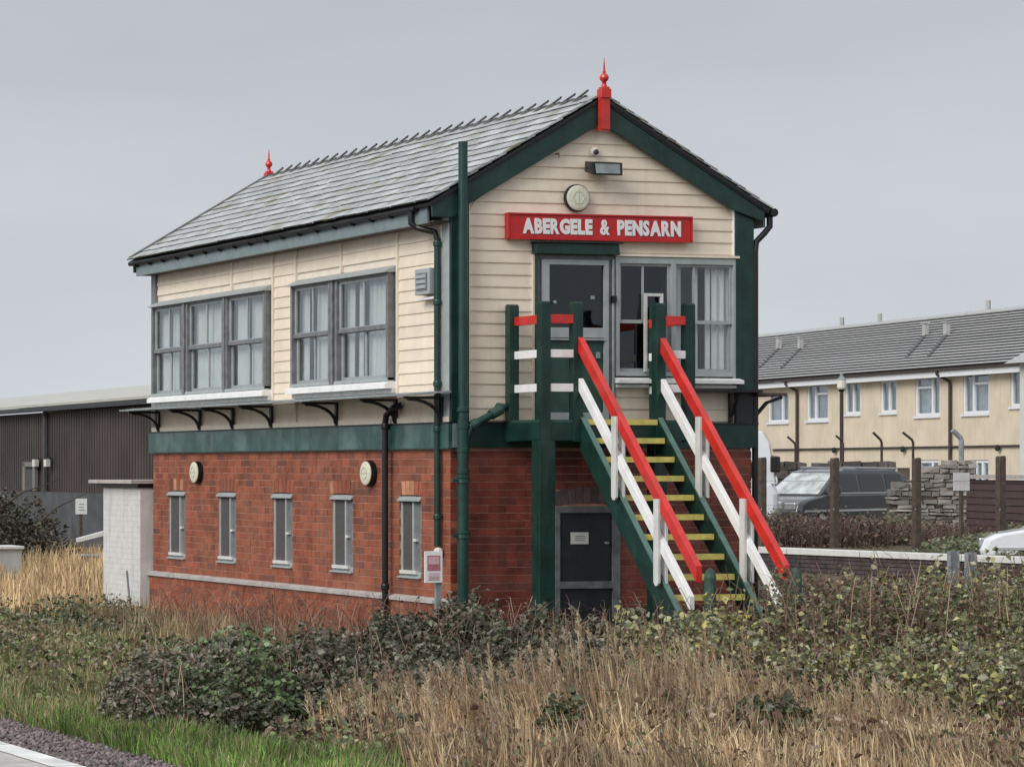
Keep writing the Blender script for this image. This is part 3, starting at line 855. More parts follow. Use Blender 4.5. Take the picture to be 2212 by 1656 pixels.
# ---- lower door
d = MB(); y0, y1 = -0.03, 0.06
d.box(1.305, 1.36, y0, y1, 0.05, 2.02); d.box(2.035, 2.125, y0, y1, 0.05, 2.02); d.box(1.36, 2.035, y0, y1, 1.945, 2.02); d.box(1.36, 2.035, y0, y1, 1.075, 1.155)
ld = d.build("lower_door", mat("shade dimmed door frame", (0.15, 0.165, 0.17), 0.6, 0.3, 8, dirt_amt=0.5, dirt=(0.08, 0.07, 0.06)), box)  # frame colour dimmed to paint in the shade under the landing
MB().box(1.36, 2.035, 0.0, 0.04, 1.155, 1.945).build("upper_leaf", NAVY, ld)
MB().box(1.36, 2.035, 0.0, 0.04, 0.05, 1.075).build("lower_leaf", NAVY, ld)
MB().box(1.51, 1.73, -0.012, -0.001, 1.585, 1.72).build("door_plate", WHITE_OLD, ld)
for k in range(3): MB().box(1.555, 1.685, -0.014, -0.0125, 1.625 + k * 0.024, 1.632 + k * 0.024).build("print_line", GREY_DK, ld)
MB().box(1.94, 1.98, -0.03, -0.001, 1.585, 1.61).build("handle", GREY_STEEL, ld)
for k in range(9):
    t_ = (k + 0.5) / 9 * 2 - 1; xc = 1.715; xb = xc + t_ * 0.41; xt = xc + t_ * 0.45; rise = 0.05 * (1 - t_ * t_)
    MB().hexa([(xb - 0.042, -0.004, 2.025 + rise * .6), (xb + 0.042, -0.004, 2.025 + rise * .6), (xb + 0.042, 0.09, 2.025 + rise * .6), (xb - 0.042, 0.09, 2.025 + rise * .6),
               (xt - 0.046, -0.004, 2.185 + rise), (xt + 0.046, -0.004, 2.185 + rise), (xt + 0.046, 0.09, 2.185 + rise), (xt - 0.046, 0.09, 2.185 + rise)]).build("brick", BRICK_BLUE, box)

# ---- roof
TH = math.atan((RZ - EZ) / (RX - EX0)); CT, ST = math.cos(TH), math.sin(TH)
YV0, YV1 = -0.10, 9.20
dk = MB()
dk.prism([(EX0 + 0.03, EZ - 0.045), (RX, RZ - 0.075), (RX, RZ - 0.03), (EX0 + 0.01, EZ - 0.015)], 'y', YV0, YV1)
dk.prism([(EX1 - 0.03, EZ - 0.045), (RX, RZ - 0.075), (RX, RZ - 0.03), (EX1 - 0.01, EZ - 0.015)], 'y', YV0, YV1)
roof = dk.build("roof", SLATE_DK, box)
SLW = 0.30; EXP = 0.2085; tilt = math.radians(3.0)
slates = []
nrow = 12
for r_ in range(nrow):
    s0 = -0.02 + r_ * EXP
    y = YV0 - (0.0 if r_ % 2 == 0 else SLW / 2)
    while y < YV1 - 0.01:
        a = max(y, YV0); b_ = min(y + SLW, YV1)
        if b_ - a > 0.05: slates.append((s0, a, b_))
        y += SLW
slates.sort(key=lambda q: q[1])
def slate_mesh(w_, ln=0.30):
    me = MB().box(0, ln, -w_ / 2 + 0.0005, w_ / 2 - 0.0005, 0.010, 0.029).mesh("slate", SLATE)
    me.materials.append(SLATE_EDGE); me.polygons[5].material_index = 1
    return me
sm = {}
rs = random.Random(11)
m = MB(); vals = []
def slate_pts(side, s0, a, b_, jz, js):
    sgn = 1 if side == 'l' else -1
    ex = EX0 if side == 'l' else EX1
    ln = 0.30 if s0 + 0.30 < 2.50 else 2.50 - s0
    p = []
    for zz in (0.010 + jz, 0.029 + jz):
        for (ss, yy) in ((s0 + js, a + .002), (s0 + ln, a + .002), (s0 + ln, b_ - .002), (s0 + js, b_ - .002)):
            h_ = zz + (0.016 if ss < s0 + 0.1 else 0.0)
            p.append((ex + sgn * (ss * CT - h_ * ST), yy, EZ + ss * ST + h_ * CT))
    return p
for i, (s0, a, b_) in enumerate(slates):
    jz = rs.uniform(0, 0.0025); js = rs.choice([0, 0, 0, -0.010, 0.012]) + rs.uniform(-0.005, 0.005)
    if i < 295 and (b_ - a) > 0.2 and s0 + 0.3 < 2.5:
        key = round(b_ - a, 2)
        if key not in sm: sm[key] = slate_mesh(key)
        o = inst("slate", sm[key], (EX0 + (s0 + js) * CT - (0.016 + jz) * ST, (a + b_) / 2, EZ + (s0 + js) * ST + (0.016 + jz) * CT - 0.003), roof,
                 (0, -(TH - tilt), 0))
    else:
        m.hexa(slate_pts('l', s0, a, b_, jz, js)); vals += [rs.random()] * 6
for (s0, a, b_) in slates:
    m.hexa(slate_pts('r', s0, a, b_, rs.uniform(0, 0.004), rs.uniform(-0.003, 0.003))); vals += [rs.random()] * 6
o = m.build("slating", SLATE, roof, kind='stuff'); set_rnd(o.data, vals)
o.data.materials.append(SLATE_EDGE)
for i_ in range(5, len(o.data.polygons), 6): o.data.polygons[i_].material_index = 1
# ridge tiles, each tipped up at its near end
rt = MB()
for sgn in (-1, 1):
    rt.hexa([(0, -0.16, 0.012), (sgn * 0.13 * CT, -0.16, 0.012 - 0.13 * ST), (sgn * 0.13 * CT, 0.17, 0.012 - 0.13 * ST), (0, 0.17, 0.012),
             (0, -0.16, 0.026), (sgn * 0.138 * CT, -0.16, 0.026 - 0.13 * ST), (sgn * 0.138 * CT, 0.17, 0.026 - 0.13 * ST), (0, 0.17, 0.026)])
rt.hexa([(-0.011, -0.20, 0.052), (0.011, -0.20, 0.052), (0.011, 0.06, 0.018), (-0.011, 0.06, 0.018), (-0.011, -0.215, 0.072), (0.011, -0.215, 0.072), (0.011, 0.08, 0.03), (-0.011, 0.08, 0.03)])
rtm = rt.mesh("ridge_tile", RIDGE)
nt_ = 29
for k in range(nt_):
    y = 0.32 + (YV1 - 0.45) * k / nt_ + 0.1
    inst("ridge_tile", rtm, (RX, y, RZ + 0.012), roof, (-math.radians(5.5 + rs.uniform(-1, 1)), 0, rs.uniform(-0.02, 0.02)))
MB().prism([(RX - 0.12, RZ - 0.055), (RX, RZ + 0.018), (RX + 0.12, RZ - 0.055), (RX, RZ - 0.0)], 'y', YV0, 0.3).build("verge_cap", RIDGE, roof)

# barge boards
def zt(x): return RZ - 0.045 - abs(x - RX) * (RZ - EZ) / (RX - EX0)
for (yy0, yy1) in ((-0.085, -0.045), (9.14, 9.18)):
    MB().prism([(-0.27, zt(-0.27)), (RX - 0.005, zt(RX)), (RX - 0.005, zt(RX) - 0.275), (0.20, zt(0.20) - 0.26), (0.0, 5.30), (-0.26, 5.30)], 'y', yy0, yy1).build("barge_board", GREEN, box, bevel=0.004)
    MB().prism([(3.98, zt(3.98)), (RX + 0.005, zt(RX)), (RX + 0.005, zt(RX) - 0.275), (3.56, zt(3.56) - 0.245), (3.93, 5.335)], 'y', yy0, yy1).build("barge_board", GREEN, box, bevel=0.004)
    sg = -1 if yy0 < 0 else 1
    for s_ in (-1, 1):
        xe = EX0 + 0.02 if s_ < 0 else EX1 - 0.02
        MB().bar((xe, (yy0 + yy1) / 2 + sg * 0.03, EZ - 0.015), (RX, (yy0 + yy1) / 2 + sg * 0.03, RZ - 0.03), 0.03, 0.035).build("verge_strip", BLACK, box)
MB().prism([(EX0 - 0.01, EZ + 0.035), (RX, RZ + 0.035), (RX, RZ + 0.06), (EX0 - 0.01, EZ + 0.06)], 'y', 9.10, 9.22).build("verge_strip", RIDGE, roof)
MB().bar((RX, 0.3, RZ + 0.005), (RX, 9.2, RZ + 0.005), 0.11, 0.05).build("ridge_roll", RIDGE, roof)
# fascia, soffit, gutter on the left eaves
MB().box(-0.235, -0.21, 0.10, 9.12, 5.245, 5.44).build("fascia", GREY_FASCIA, box)
MB().box(-0.21, 0.02, 0.0, 9.10, 5.250, 5.268).build("soffit", BROWN_PIPE, box)
gt = MB()
for i in range(60):
    pass
gt.tube([(-0.275, 0.30, 5.425), (-0.275, 9.26, 5.435)], 0.036, 10)
gut = gt.build("gutter", BLACK, box)
for k in range(18):
    y = 0.45 + k * 0.505
    MB().prism([(-0.237, 5.42), (-0.31, 5.42), (-0.30, 5.385), (-0.275, 5.372), (-0.237, 5.37)], 'y', y - 0.02, y + 0.02).build("gutter_bracket", BLACK, gut)
MB().tube([(4.07, -0.12, 5.435), (4.07, 9.2, 5.44)], 0.05, 10).build("gutter", BLACK, box)
MB().box(4.0, 4.025, 0.0, 9.1, 5.27, 5.42).build("fascia", GREY_FASCIA, box)

# downpipes
MB().tube([(-0.275, 0.42, 5.40), (-0.275, 0.42, 5.27), (-0.22, 0.38, 5.215), (-0.08, 0.22, 5.155), (-0.062, 0.195, 5.07), (-0.062, 0.195, 5.0)], 0.036, 10).build("swan_neck", BLACK, box, smooth=False)
dp = MB().tube([(-0.062, 0.195, 5.02), (-0.062, 0.195, 1.56)], 0.037, 12).build("downpipe", GREEN, box)
for zz in (5.02, 4.35, 3.42, 2.9, 1.9):
    MB().lathe([(0.044, -0.03), (0.048, -0.02), (0.048, 0.02), (0.044, 0.03)], (-0.062, 0.195, zz), 12).build("collar", GREEN_PIPE, dp)
    MB().box(-0.062, 0.02, 0.18, 0.21, zz - 0.012, zz + 0.012).build("pipe_clip", BLACK, dp)
MB().lathe([(0.03, 0), (0.055, 0.03), (0.05, 0.07), (0.02, 0.09)], (-0.062, 0.17, 1.46), 10).build("pipe_shoe", WHITE_OLD, dp)
bp = MB().tube([(-0.02, 1.16, 3.20), (-0.1, 1.20, 3.17), (-0.10, 1.30, 3.13), (-0.10, 1.40, 3.08), (-0.10, 1.43, 2.98), (-0.10, 1.43, 0.78)], 0.038, 12).build("downpipe", BLACK, box)
for zz in (2.95, 1.05): MB().lathe([(0.046, -0.035), (0.05, -0.02), (0.05, 0.02), (0.046, 0.035)], (-0.10, 1.43, zz), 12).build("collar", BLACK, bp)
sp = MB().tube([(0.075, -0.155, 0.0), (0.075, -0.155, 3.0)], 0.062, 14)
sp.tube([(0.075, -0.155, 3.0), (0.075, -0.155, 6.15)], 0.052, 14)
soil = sp.build("soil_pipe", GREEN_PIPE, box)
for zz in (3.12, 2.93, 2.66, 2.42): MB().lathe([(0.062, -0.03), (0.07, -0.022), (0.07, 0.02), (0.06, 0.03)], (0.075, -0.155, zz), 14).build("collar", GREEN_PIPE, soil)
for zz in (2.335, 1.71):
    MB().lathe([(0.062, -0.05), (0.076, -0.045), (0.072, 0.0), (0.08, 0.01), (0.08, 0.035), (0.062, 0.04)], (0.075, -0.155, zz), 14).build("collar", GREEN_PIPE, soil)
    MB().box(-0.06, 0.01, -0.17, -0.13, zz - 0.035, zz - 0.005).build("ear", GREEN_PIPE, soil)
MB().tube([(0.09, -0.155, 2.66), (0.12, -0.155, 2.82), (0.17, -0.155, 2.93), (0.45, -0.14, 3.07), (0.60, -0.12, 3.15), (0.60, 0.0, 3.16)], 0.045, 12).build("branch", GREEN_PIPE, soil)
MB().tube([(0.43, -0.14, 3.06), (0.56, -0.13, 3.128)], 0.06, 12).build("branch_socket", GREEN_STEP, soil)
MB().tube([(0.17, -0.155, 2.93), (0.25, -0.15, 2.972)], 0.056, 12).build("branch_socket", GREEN_STEP, soil)
MB().tube([(4.07, -0.02, 5.42), (4.07, -0.02, 5.28), (4.0, -0.02, 5.20), (3.90, -0.01, 5.10), (3.885, -0.01, 5.0), (3.885, -0.01, 0.0)], 0.036, 10).build("downpipe", BLACK, box)

# finials
def finial(y, board):
    f = MB()
    c = (RX, y, 0)
    if board:
        f.box(RX - 0.062, RX + 0.062, y - 0.02, y + 0.03, 6.32, 6.71)
        f.box(RX - 0.05, RX + 0.05, y - 0.035, y - 0.02, 6.34, 6.69)
    o = None
    f.box(RX - 0.06, RX + 0.06, y - 0.05, y + 0.06, 6.70, 6.80)
    f.box(RX - 0.045, RX + 0.045, y - 0.04, y + 0.05, 6.80, 6.825)
    f.lathe([(0.035, 6.82), (0.03, 6.85), (0.022, 6.865), (0.03, 6.872), (0.02, 6.88), (0.035, 6.895), (0.05, 6.915), (0.053, 6.935), (0.045, 6.96),
             (0.025, 6.98), (0.015, 6.99), (0.022, 7.0), (0.014, 7.01), (0.010, 7.07), (0.002, 7.165)], (RX, y + 0.005, 0), 12)
    f.build("finial", RED, box)
finial(-0.135, True)
finial(9.16, False)

# ================================================================== ACCESS STAIR
st = empty("access_stair", (1.68, -0.77, 0), "steep green timber stair and landing with red and white handrails at the gable end", "staircase")
YL = -0.77
Z = 4.31
for (x, y, zb) in ((0.705, -0.12, 2.75), (0.735, YL, 2.75), (1.135, YL, 2.75), (2.165, YL, 2.75), (2.535, YL, 2.75), (2.53, -0.12, 2.75)):
    p = MB().box(x - 0.058, x + 0.058, y - 0.055, y + 0.055, zb, Z - 0.02)
    p.hexa([(x - 0.06, y - 0.057, Z - 0.02), (x + 0.06, y - 0.057, Z - 0.02), (x + 0.06, y + 0.057, Z - 0.02), (x - 0.06, y + 0.057, Z - 0.02),
            (x - 0.05, y - 0.047, Z + 0.005), (x + 0.05, y - 0.047, Z + 0.005), (x + 0.05, y + 0.047, Z + 0.01), (x - 0.05, y + 0.047, Z + 0.01)])
    p.build("landing_post", GREEN, st, bevel=0.004)
MB().box(0.635, 0.83, YL - 0.09, YL + 0.09, 0.0, 2.76).build("support_leg", GREEN, st, bevel=0.006)
MB().box(2.10, 2.26, YL - 0.02, YL + 0.14, 0.0, 2.76).build("support_leg", GREEN, st, bevel=0.006)
MB().box(0.64, 2.61, YL - 0.04, YL + 0.02, 2.765, 2.965).build("landing_beam", GREEN, st)
MB().box(0.64, 0.70, YL + 0.02, -0.06, 2.765, 2.965).build("landing_beam", GREEN, st)
MB().box(2.55, 2.61, YL + 0.02, -0.06, 2.765, 2.965).build("landing_beam", GREEN, st)
for k in range(6):
    y0 = YL - 0.03 + k * 0.12
    MB().box(0.66, 2.60, y0, y0 + 0.112, 2.967, 2.998).build("deck_plank", GREEN_STEP, st)
RZS = [(4.07, 4.17, RED), (3.69, 3.78, WHITE), (3.31, 3.40, WHITE)]
for (z0, z1, m_) in RZS:
    MB().box(0.79, 1.08, YL - 0.045, YL - 0.005, z0, z1).build("rail", m_, st, bevel=0.004)
    MB().box(2.222, 2.478, YL - 0.045, YL - 0.005, z0, z1).build("rail", m_, st, bevel=0.004)
    MB().box(0.70, 0.735, YL + 0.057, -0.178, z0, z1).build("rail", m_, st, bevel=0.004)
    MB().box(2.47, 2.505, YL + 0.057, -0.06, z0, z1).build("rail", m_, st, bevel=0.004)
RISE, GO = 0.21, 0.1935
tm = MB().box(1.226, 2.124, 0.0, 0.215, -0.04, -0.004).mesh("tread", GREEN_STEP, (1.675, 0, 0))
nm = MB().box(1.235, 2.115, -0.014, 0.0, -0.062, 0.0).box(1.235, 2.115, 0.0, 0.055, -0.004, 0.0).mesh("nosing", YELLOW, (1.675, 0, 0))
for i in range(15):
    y = YL - i * GO - (0.05 if i == 0 else 0.0); zt_ = 3.003 - i * RISE
    if i == 0: continue
    o = inst("tread", tm, (1.675, y, zt_), st)
    nn = bpy.data.objects.new("nosing", nm); COL.objects.link(nn); nn.parent = o
o = inst("nosing", nm, (1.675, YL - 0.045, 3.003), st)
SL = 1.075
for (xa, xb) in ((1.168, 1.224), (2.126, 2.182)):
    s_ = MB()
    ya, za = YL - 0.02, 3.05; yb = -3.62; zb = za - SL * (ya - yb)
    dz = 0.37
    s_.prism([(ya, za), (ya, za - dz - 0.02), (yb + 0.1, zb - dz + 0.1), (yb, max(zb, 0.02)), ], 'x', xa, xb)
    s_.build("stringer", GREEN, st, bevel=0.004)
    MB().bar((( xa + xb) / 2, ya, za + 0.003), ((xa + xb) / 2, yb, zb + 0.003), 0.062, 0.012).build("stringer_cap", mat("pale green worn edge", (0.085, 0.17, 0.145), 0.4, 0.2, 7), st)
for xc in (1.165, 2.19):
    def slope_bar(name, z_top, y_end, drop, m_, w_, ys=YL - 0.03):
        ze = z_top - SL * 0.985 * (ys - y_end)
        MB().prism([(ys, z_top), (ys, z_top - drop), (y_end, ze - drop), (y_end, ze)], 'x', xc - w_ / 2, xc + w_ / 2).build(name, m_, st, bevel=0.006)
    slope_bar("handrail", 3.945, -3.16, 0.175, RED, 0.072)
    slope_bar("lower_rail", 3.485, -3.03, 0.145, WHITE, 0.062)
    for (y, ztop, zbot) in ((-1.60, 3.02, 2.11), (-2.44, 2.13, 1.21)):
        MB().prism([(y - 0.048, ztop), (y - 0.048, zbot + 0.03), (y - 0.02, zbot), (y + 0.02, zbot), (y + 0.048, zbot + 0.04), (y + 0.048, ztop)], 'x', xc - 0.058, xc - 0.032).build("upright", WHITE_OLD, st)
        MB().prism([(y - 0.048, ztop), (y - 0.048, zbot + 0.02), (y + 0.048, zbot + 0.05), (y + 0.048, ztop)], 'x', xc + 0.032, xc + 0.056).build("upright", WHITE_OLD, st)
#==PART3==
for xc in (1.18, 2.175):
    MB().lathe([(0.055, 0.0), (0.06, 0.4), (0.058, 1.30), (0.06, 1.33), (0.05, 1.385), (0.03, 1.415), (0.005, 1.43)], (xc, -3.34, 0), 12).build(
        "newel_post", mat("mossy green timber", (0.035, 0.075, 0.055), 0.7, 0.4, 12, 0.4, 40), st)

# ================================================================== THINGS FIXED TO THE BOX
nb = empty("name_board", (1.845, -0.03, 5.22), "long red station name board with white capital letters above the door", "sign")
MB().box(0.69, 3.005, -0.075, -0.012, 5.085, 5.35).build("board", RED_SIGN, nb, bevel=0.006)
for (a, b_, c, d_) in ((0.68, 3.015, 5.35, 5.368), (0.68, 3.015, 5.067, 5.085)): MB().box(a, b_, -0.09, -0.012, c, d_).build("moulding", RED_SIGN, nb)
for (a, b_) in ((0.672, 0.689), (3.006, 3.023)): MB().box(a, b_, -0.09, -0.012, 5.067, 5.368).build("moulding", RED_SIGN, nb)
LETTER = mat("white lettering", (0.82, 0.82, 0.82), 0.4, 0.02)
def text_mesh(ch, size, ext, off=0.0, m_=None):
    cu = bpy.data.curves.new("t", 'FONT'); cu.body = ch; cu.size = size; cu.extrude = ext; cu.offset = off
    cu.resolution_u = 3
    t = bpy.data.objects.new("t", cu); COL.objects.link(t)
    dg = bpy.context.evaluated_depsgraph_get()
    me = bpy.data.meshes.new_from_object(t.evaluated_get(dg))
    bpy.data.objects.remove(t)
    me.materials.clear(); me.materials.append(m_ or LETTER)
    return me
def put_text(s, x0, x1, y, z0, h_, parent, m_=None, name="letter", off=0.012):
    items = []; tot = 0
    gap = 0.045
    for ch in s:
        if ch == ' ': items.append((None, 0.55)); tot += 0.55; continue
        me = text_mesh(ch, 1.0, 0.02, 0.03 if ch == "&" else (0.045 if ch in "RPBS" else 0.058), m_)
        co = np.zeros(len(me.vertices) * 3); me.vertices.foreach_get("co", co); co = co.reshape(-1, 3)
        mn, mx = co.min(0), co.max(0)
        wv = (mx[0] - mn[0]); hv = mx[1] - mn[1]
        co[:, 0] -= mn[0]; co[:, 1] -= mn[1]
        co[:, 1] /= hv
        me.vertices.foreach_set("co", co.ravel())
        items.append((me, wv)); tot += wv + gap
    k = (x1 - x0) / tot; x = x0
    for me, wv in items:
        if me is None: x += wv * k; continue
        o = bpy.data.objects.new(name, me); COL.objects.link(o); o.parent = parent
        o.location = Vector((x, y, z0)) - wloc(parent)
        o.rotation_euler = (math.radians(90), 0, 0); o.scale = (k, h_, 0.3)
        x += (wv + gap) * k
put_text("ABERGELE & PENSARN", 0.86, 2.88, -0.080, 5.132, 0.178, nb, off=0.012)

def bulkhead(loc, axis, label):
    t = empty("bulkhead_light", loc, label, "wall light", "round cream bulkhead lights on the signal box")
    s_ = MB().lathe([(0.155, 0.0), (0.16, 0.02), (0.155, 0.085), (0.14, 0.09)], (0, 0, 0), 24, 'z').build("housing", BLACK, t, local=True)
    l_ = MB().lathe([(0.140, 0.088), (0.145, 0.10), (0.143, 0.112), (0.12, 0.125), (0.08, 0.13), (0.0, 0.132)], (0, 0, 0), 24, 'z').build("lens", LAMP_CREAM, t, local=True)
    r_ = MB()
    for a in range(0, 360, 60):
        r_.tube([(0.075 * math.cos(math.radians(a)), 0.075 * math.sin(math.radians(a)), 0.131), (0.075 * math.cos(math.radians(a + 60)), 0.075 * math.sin(math.radians(a + 60)), 0.131)], 0.006, 6)
    r_.tube([(0.0, -0.13, 0.12), (0.0, -0.08, 0.131), (0.0, 0.09, 0.131)], 0.006, 6)
    r_.build("guard", mat("cream guard", (0.5, 0.48, 0.36), 0.5, 0.1), t, local=True)
    t.scale = (1, 1, 0.55 if axis == '-y' else 0.72)
    if axis == '-y': t.rotation_euler = (math.radians(90), 0, 0)
    else: t.rotation_euler = (0, math.radians(-90), 0)
    return t
bulkhead((1.565, -0.015, 5.555), '-y', "round cream bulkhead light on the gable boards above the red name board")
bulkhead((-0.005, 7.33, 2.40), '-x', "round cream bulkhead light on the brick side wall, farther one near the white shed")
bulkhead((-0.005, 1.99, 2.395), '-x', "round cream bulkhead light high on the brick side wall beside the black downpipe")

fl = empty("floodlight", (1.82, -0.02, 5.9), "black rectangular floodlight tilted down near the top of the cream gable", "floodlight")
MB().hexa([(1.64, -0.26, 5.80), (2.02, -0.26, 5.80), (2.0, -0.04, 5.86), (1.66, -0.04, 5.86),
           (1.63, -0.24, 5.95), (2.03, -0.24, 5.95), (2.0, -0.05, 5.98), (1.66, -0.05, 5.98)]).build("housing", BLACK, fl, bevel=0.008)
MB().hexa([(1.68, -0.272, 5.82), (1.98, -0.272, 5.82), (1.98, -0.265, 5.82), (1.68, -0.265, 5.82),
           (1.675, -0.256, 5.93), (1.985, -0.256, 5.93), (1.985, -0.25, 5.93), (1.675, -0.25, 5.93)]).build("glass", GREY_STEEL, fl)
MB().box(1.80, 1.84, -0.06, -0.0, 5.86, 5.95).build("mount", BLACK, fl)
cd_ = empty("dome_sensor", (1.80, -0.02, 6.10), "small dark dome sensor at the top of the gable above the floodlight", "sensor")
MB().lathe([(0.05, 0.0), (0.05, 0.02), (0.02, 0.03)], (0, 0, 0), 12, 'z').build("base_plate", CREAM_TRIM, cd_, local=True)
MB().lathe([(0.028, 0.02), (0.03, 0.05), (0.018, 0.07), (0.0, 0.075)], (0, -0.012, 0), 12, 'z').build("dome", NAVY, cd_, local=True)
cd_.rotation_euler = (math.radians(90), 0, 0)
MB().tube([(0, 0, 0), (0, -0.05, 0.0), (0, -0.06, -0.05)], 0.01, 6).build("hook", mat("rusty iron", (0.16, 0.09, 0.05), 0.8, 0.2), None, label="small rusty hook on the left of the gable boards", cat="hook").location = (1.33, 0.0, 6.06)

# warning sign on its post in front of the corner
ns = empty("warning_sign", (-0.45, -0.5, 0), "small white sign with faded red print on a grey post beside the green soil pipe", "sign")
MB().box(-0.425, -0.36, -0.485, -0.44, 0.0, 1.50).build("post", GREY_STEEL, ns)
MB().box(-0.578, -0.362, -0.51, -0.495, 1.18, 1.53).build("plate", WHITE, ns, bevel=0.003)
PINK = mat("faded red print", (0.45, 0.16, 0.19), 0.5, 0.15, 30)
pk = mat("pale pink print", (0.62, 0.42, 0.45), 0.5, 0.15, 40)
MB().box(-0.548, -0.392, -0.5135, -0.511, 1.315, 1.485).build("print_panel", PINK, ns)
MB().box(-0.535, -0.405, -0.5155, -0.514, 1.385, 1.47).build("print_panel", pk, ns)
for k in range(4): MB().box(-0.54 + 0.01 * (k % 2), -0.40, -0.5135, -0.511, 1.21 + k * 0.023, 1.221 + k * 0.023).build("print_line", PINK if k < 2 else pk, ns)

# white brick shed at the far end
shd = empty("shed", (0.2, 9.9, 0), "small whitewashed brick shed with a flat roof against the far end of the signal box", "shed")
MB().box(-0.17, 2.2, 9.12, 10.63, 0.0, 2.17).build("wall", WHITE_OLD, shd)
for k in range(27):
    z0 = 0.02 + k * 0.079
    q = 9.125 - (0.11 if k % 2 else 0)
    m_ = MB()
    while q < 10.62:
        a = max(q, 9.125); b_ = min(q + 0.225, 10.625)
        if b_ - a > 0.03: m_.box(-0.1735 - rr.uniform(0, 0.0015), -0.1705, a + .001, b_ - .001, z0, z0 + 0.0768)
        q += 0.225
    m_.build("brick_course", WHITE_OLD, shd)
MB().box(-0.33, 2.3, 9.07, 10.85, 2.235, 2.285).build("roof", STONE_BAND, shd)
MB().box(-0.22, 2.2, 9.10, 10.75, 2.172, 2.233).build("eaves_board", BLACK, shd)
MB().bar((-0.19, 9.45, 0.35), (-0.185, 9.62, 0.95), 0.02, 0.03, (1, 0, 0)).build("cable", GREY_DK, shd)

# relay cabinet
cab = empty("relay_cabinet", (0.3, 16.9, 0), "pale grey steel lineside cabinet standing in dry grass at the left edge", "cabinet")
MB().box(-0.65, 0.66, 16.8, 17.4, 0.15, 1.06).build("body", mat("pale grey cabinet paint", (0.5, 0.51, 0.5), 0.5, 0.08, 4, streak=0.3, dirt=(0.3, 0.29, 0.26)), cab, bevel=0.01)
MB().box(-0.68, 0.69, 16.75, 17.45, 1.06, 1.115).build("lid", WHITE_OLD, cab, bevel=0.01)
MB().box(-0.02, 0.0, 16.792, 16.8, 0.2, 1.05).build("door_seam", GREY_DK, cab)
MB().box(0.3, 0.42, 16.78, 16.8, 0.47, 0.53).build("handle", GREY_STEEL, cab)

# small sign on post and low rail on the left
ss = empty("white_sign", (4.76, 25.0, 0.4), "small white notice on a thin brown post in front of the dark warehouse", "sign")
MB().box(4.64, 4.88, 24.97, 24.99, 1.52, 1.84).build("plate", WHITE, ss)
for k in range(3): MB().box(4.70, 4.82 - 0.02 * (k % 2), 24.965, 24.969, 1.60 + k * 0.06, 1.613 + k * 0.06).build("print_line", GREY_STEEL, ss)
MB().box(4.73, 4.79, 24.99, 25.05, 0.35, 1.75).build("post", WOOD_POST, ss)
lr = MB(); lr.tube([(1.0, 20.9, 0.83), (4.2, 20.0, 0.82)], 0.035, 8); lr.tube([(1.9, 20.6, 0.3), (1.9, 20.6, 0.83)], 0.03, 8); lr.tube([(3.2, 20.3, 0.3), (3.2, 20.3, 0.83)], 0.03, 8)
lr.build("pipe_rail", GREY_STEEL, label="low grey pipe rail in the grass left of the white shed", cat="rail")
MB().hexa([(2.95, 20.2, 1.08), (3.5, 20.1, 1.22), (3.5, 20.25, 1.22), (2.95, 20.35, 1.08), (2.95, 20.2, 1.15), (3.5, 20.1, 1.30), (3.5, 20.25, 1.30), (2.95, 20.35, 1.15)]).build(
    "fallen_board", WHITE_OLD, label="pale sloping board lying in the scrub behind the pipe rail", cat="board")

# ================================================================== DARK WAREHOUSE (left)
wh = empty("warehouse", (7.64, 28.43, 0), "long dark brown clad warehouse with a pale sheet roof behind the scrub", "warehouse")
A_ = Vector((9.3, 61.5)); B_ = Vector((7.62, 28.0)); dvv = (A_ - B_).normalized(); nvv = Vector((dvv.y, -dvv.x))
def WP(s, x, z): p = B_ + dvv * s + nvv * x; return (p.x, p.y, z)
def wbox(s0, s1, x0, x1, z0, z1): return MB().hexa([WP(s0, x0, z0), WP(s1, x0, z0), WP(s1, x1, z0), WP(s0, x1, z0), WP(s0, x0, z1), WP(s1, x0, z1), WP(s1, x1, z1), WP(s0, x1, z1)])
wbox(0, 33, 0.05, 9.95, 0.3, 3.85).build("wall", CLAD, wh)
s = 0.0
while s < 33:
    m_ = MB()
    for k in range(5):
        q = s + k * 0.2
        m_.add(wbox(q + 0.02, q + 0.12, 0.036, 0.05, 1.9, 3.84).v, [(0, 3, 2, 1), (4, 5, 6, 7), (0, 1, 5, 4), (1, 2, 6, 5), (2, 3, 7, 6), (3, 0, 4, 7)])
    m_.build("cladding_panel", CLAD, wh)
    s += 1.0
for k in range(11): wbox(k * 3.0, k * 3.0 + 2.99, -0.06, 0.05, 0.3, 1.88).build("plinth_panel", CONC_DK, wh)
for (x0, x1, z0, z1) in ((-0.25, 5.0, 3.98, 4.70), (5.0, 10.2, 4.70, 3.98)):
    MB().hexa([WP(-0.2, x0, z0), WP(33.2, x0, z0), WP(33.2, x1, z1), WP(-0.2, x1, z1), WP(-0.2, x0, z0 + 0.06), WP(33.2, x0, z0 + 0.06), WP(33.2, x1, z1 + 0.06), WP(-0.2, x1, z1 + 0.06)]).build("roof_sheet", CLAD_ROOF, wh)
wbox(-0.2, 33.2, -0.28, -0.12, 3.86, 3.97).build("gutter", BLACK, wh)
p = wbox(8.3, 8.42, -0.08, 0.0, 1.9, 3.86).build("downpipe", CONC_DK, wh)
f = MB()
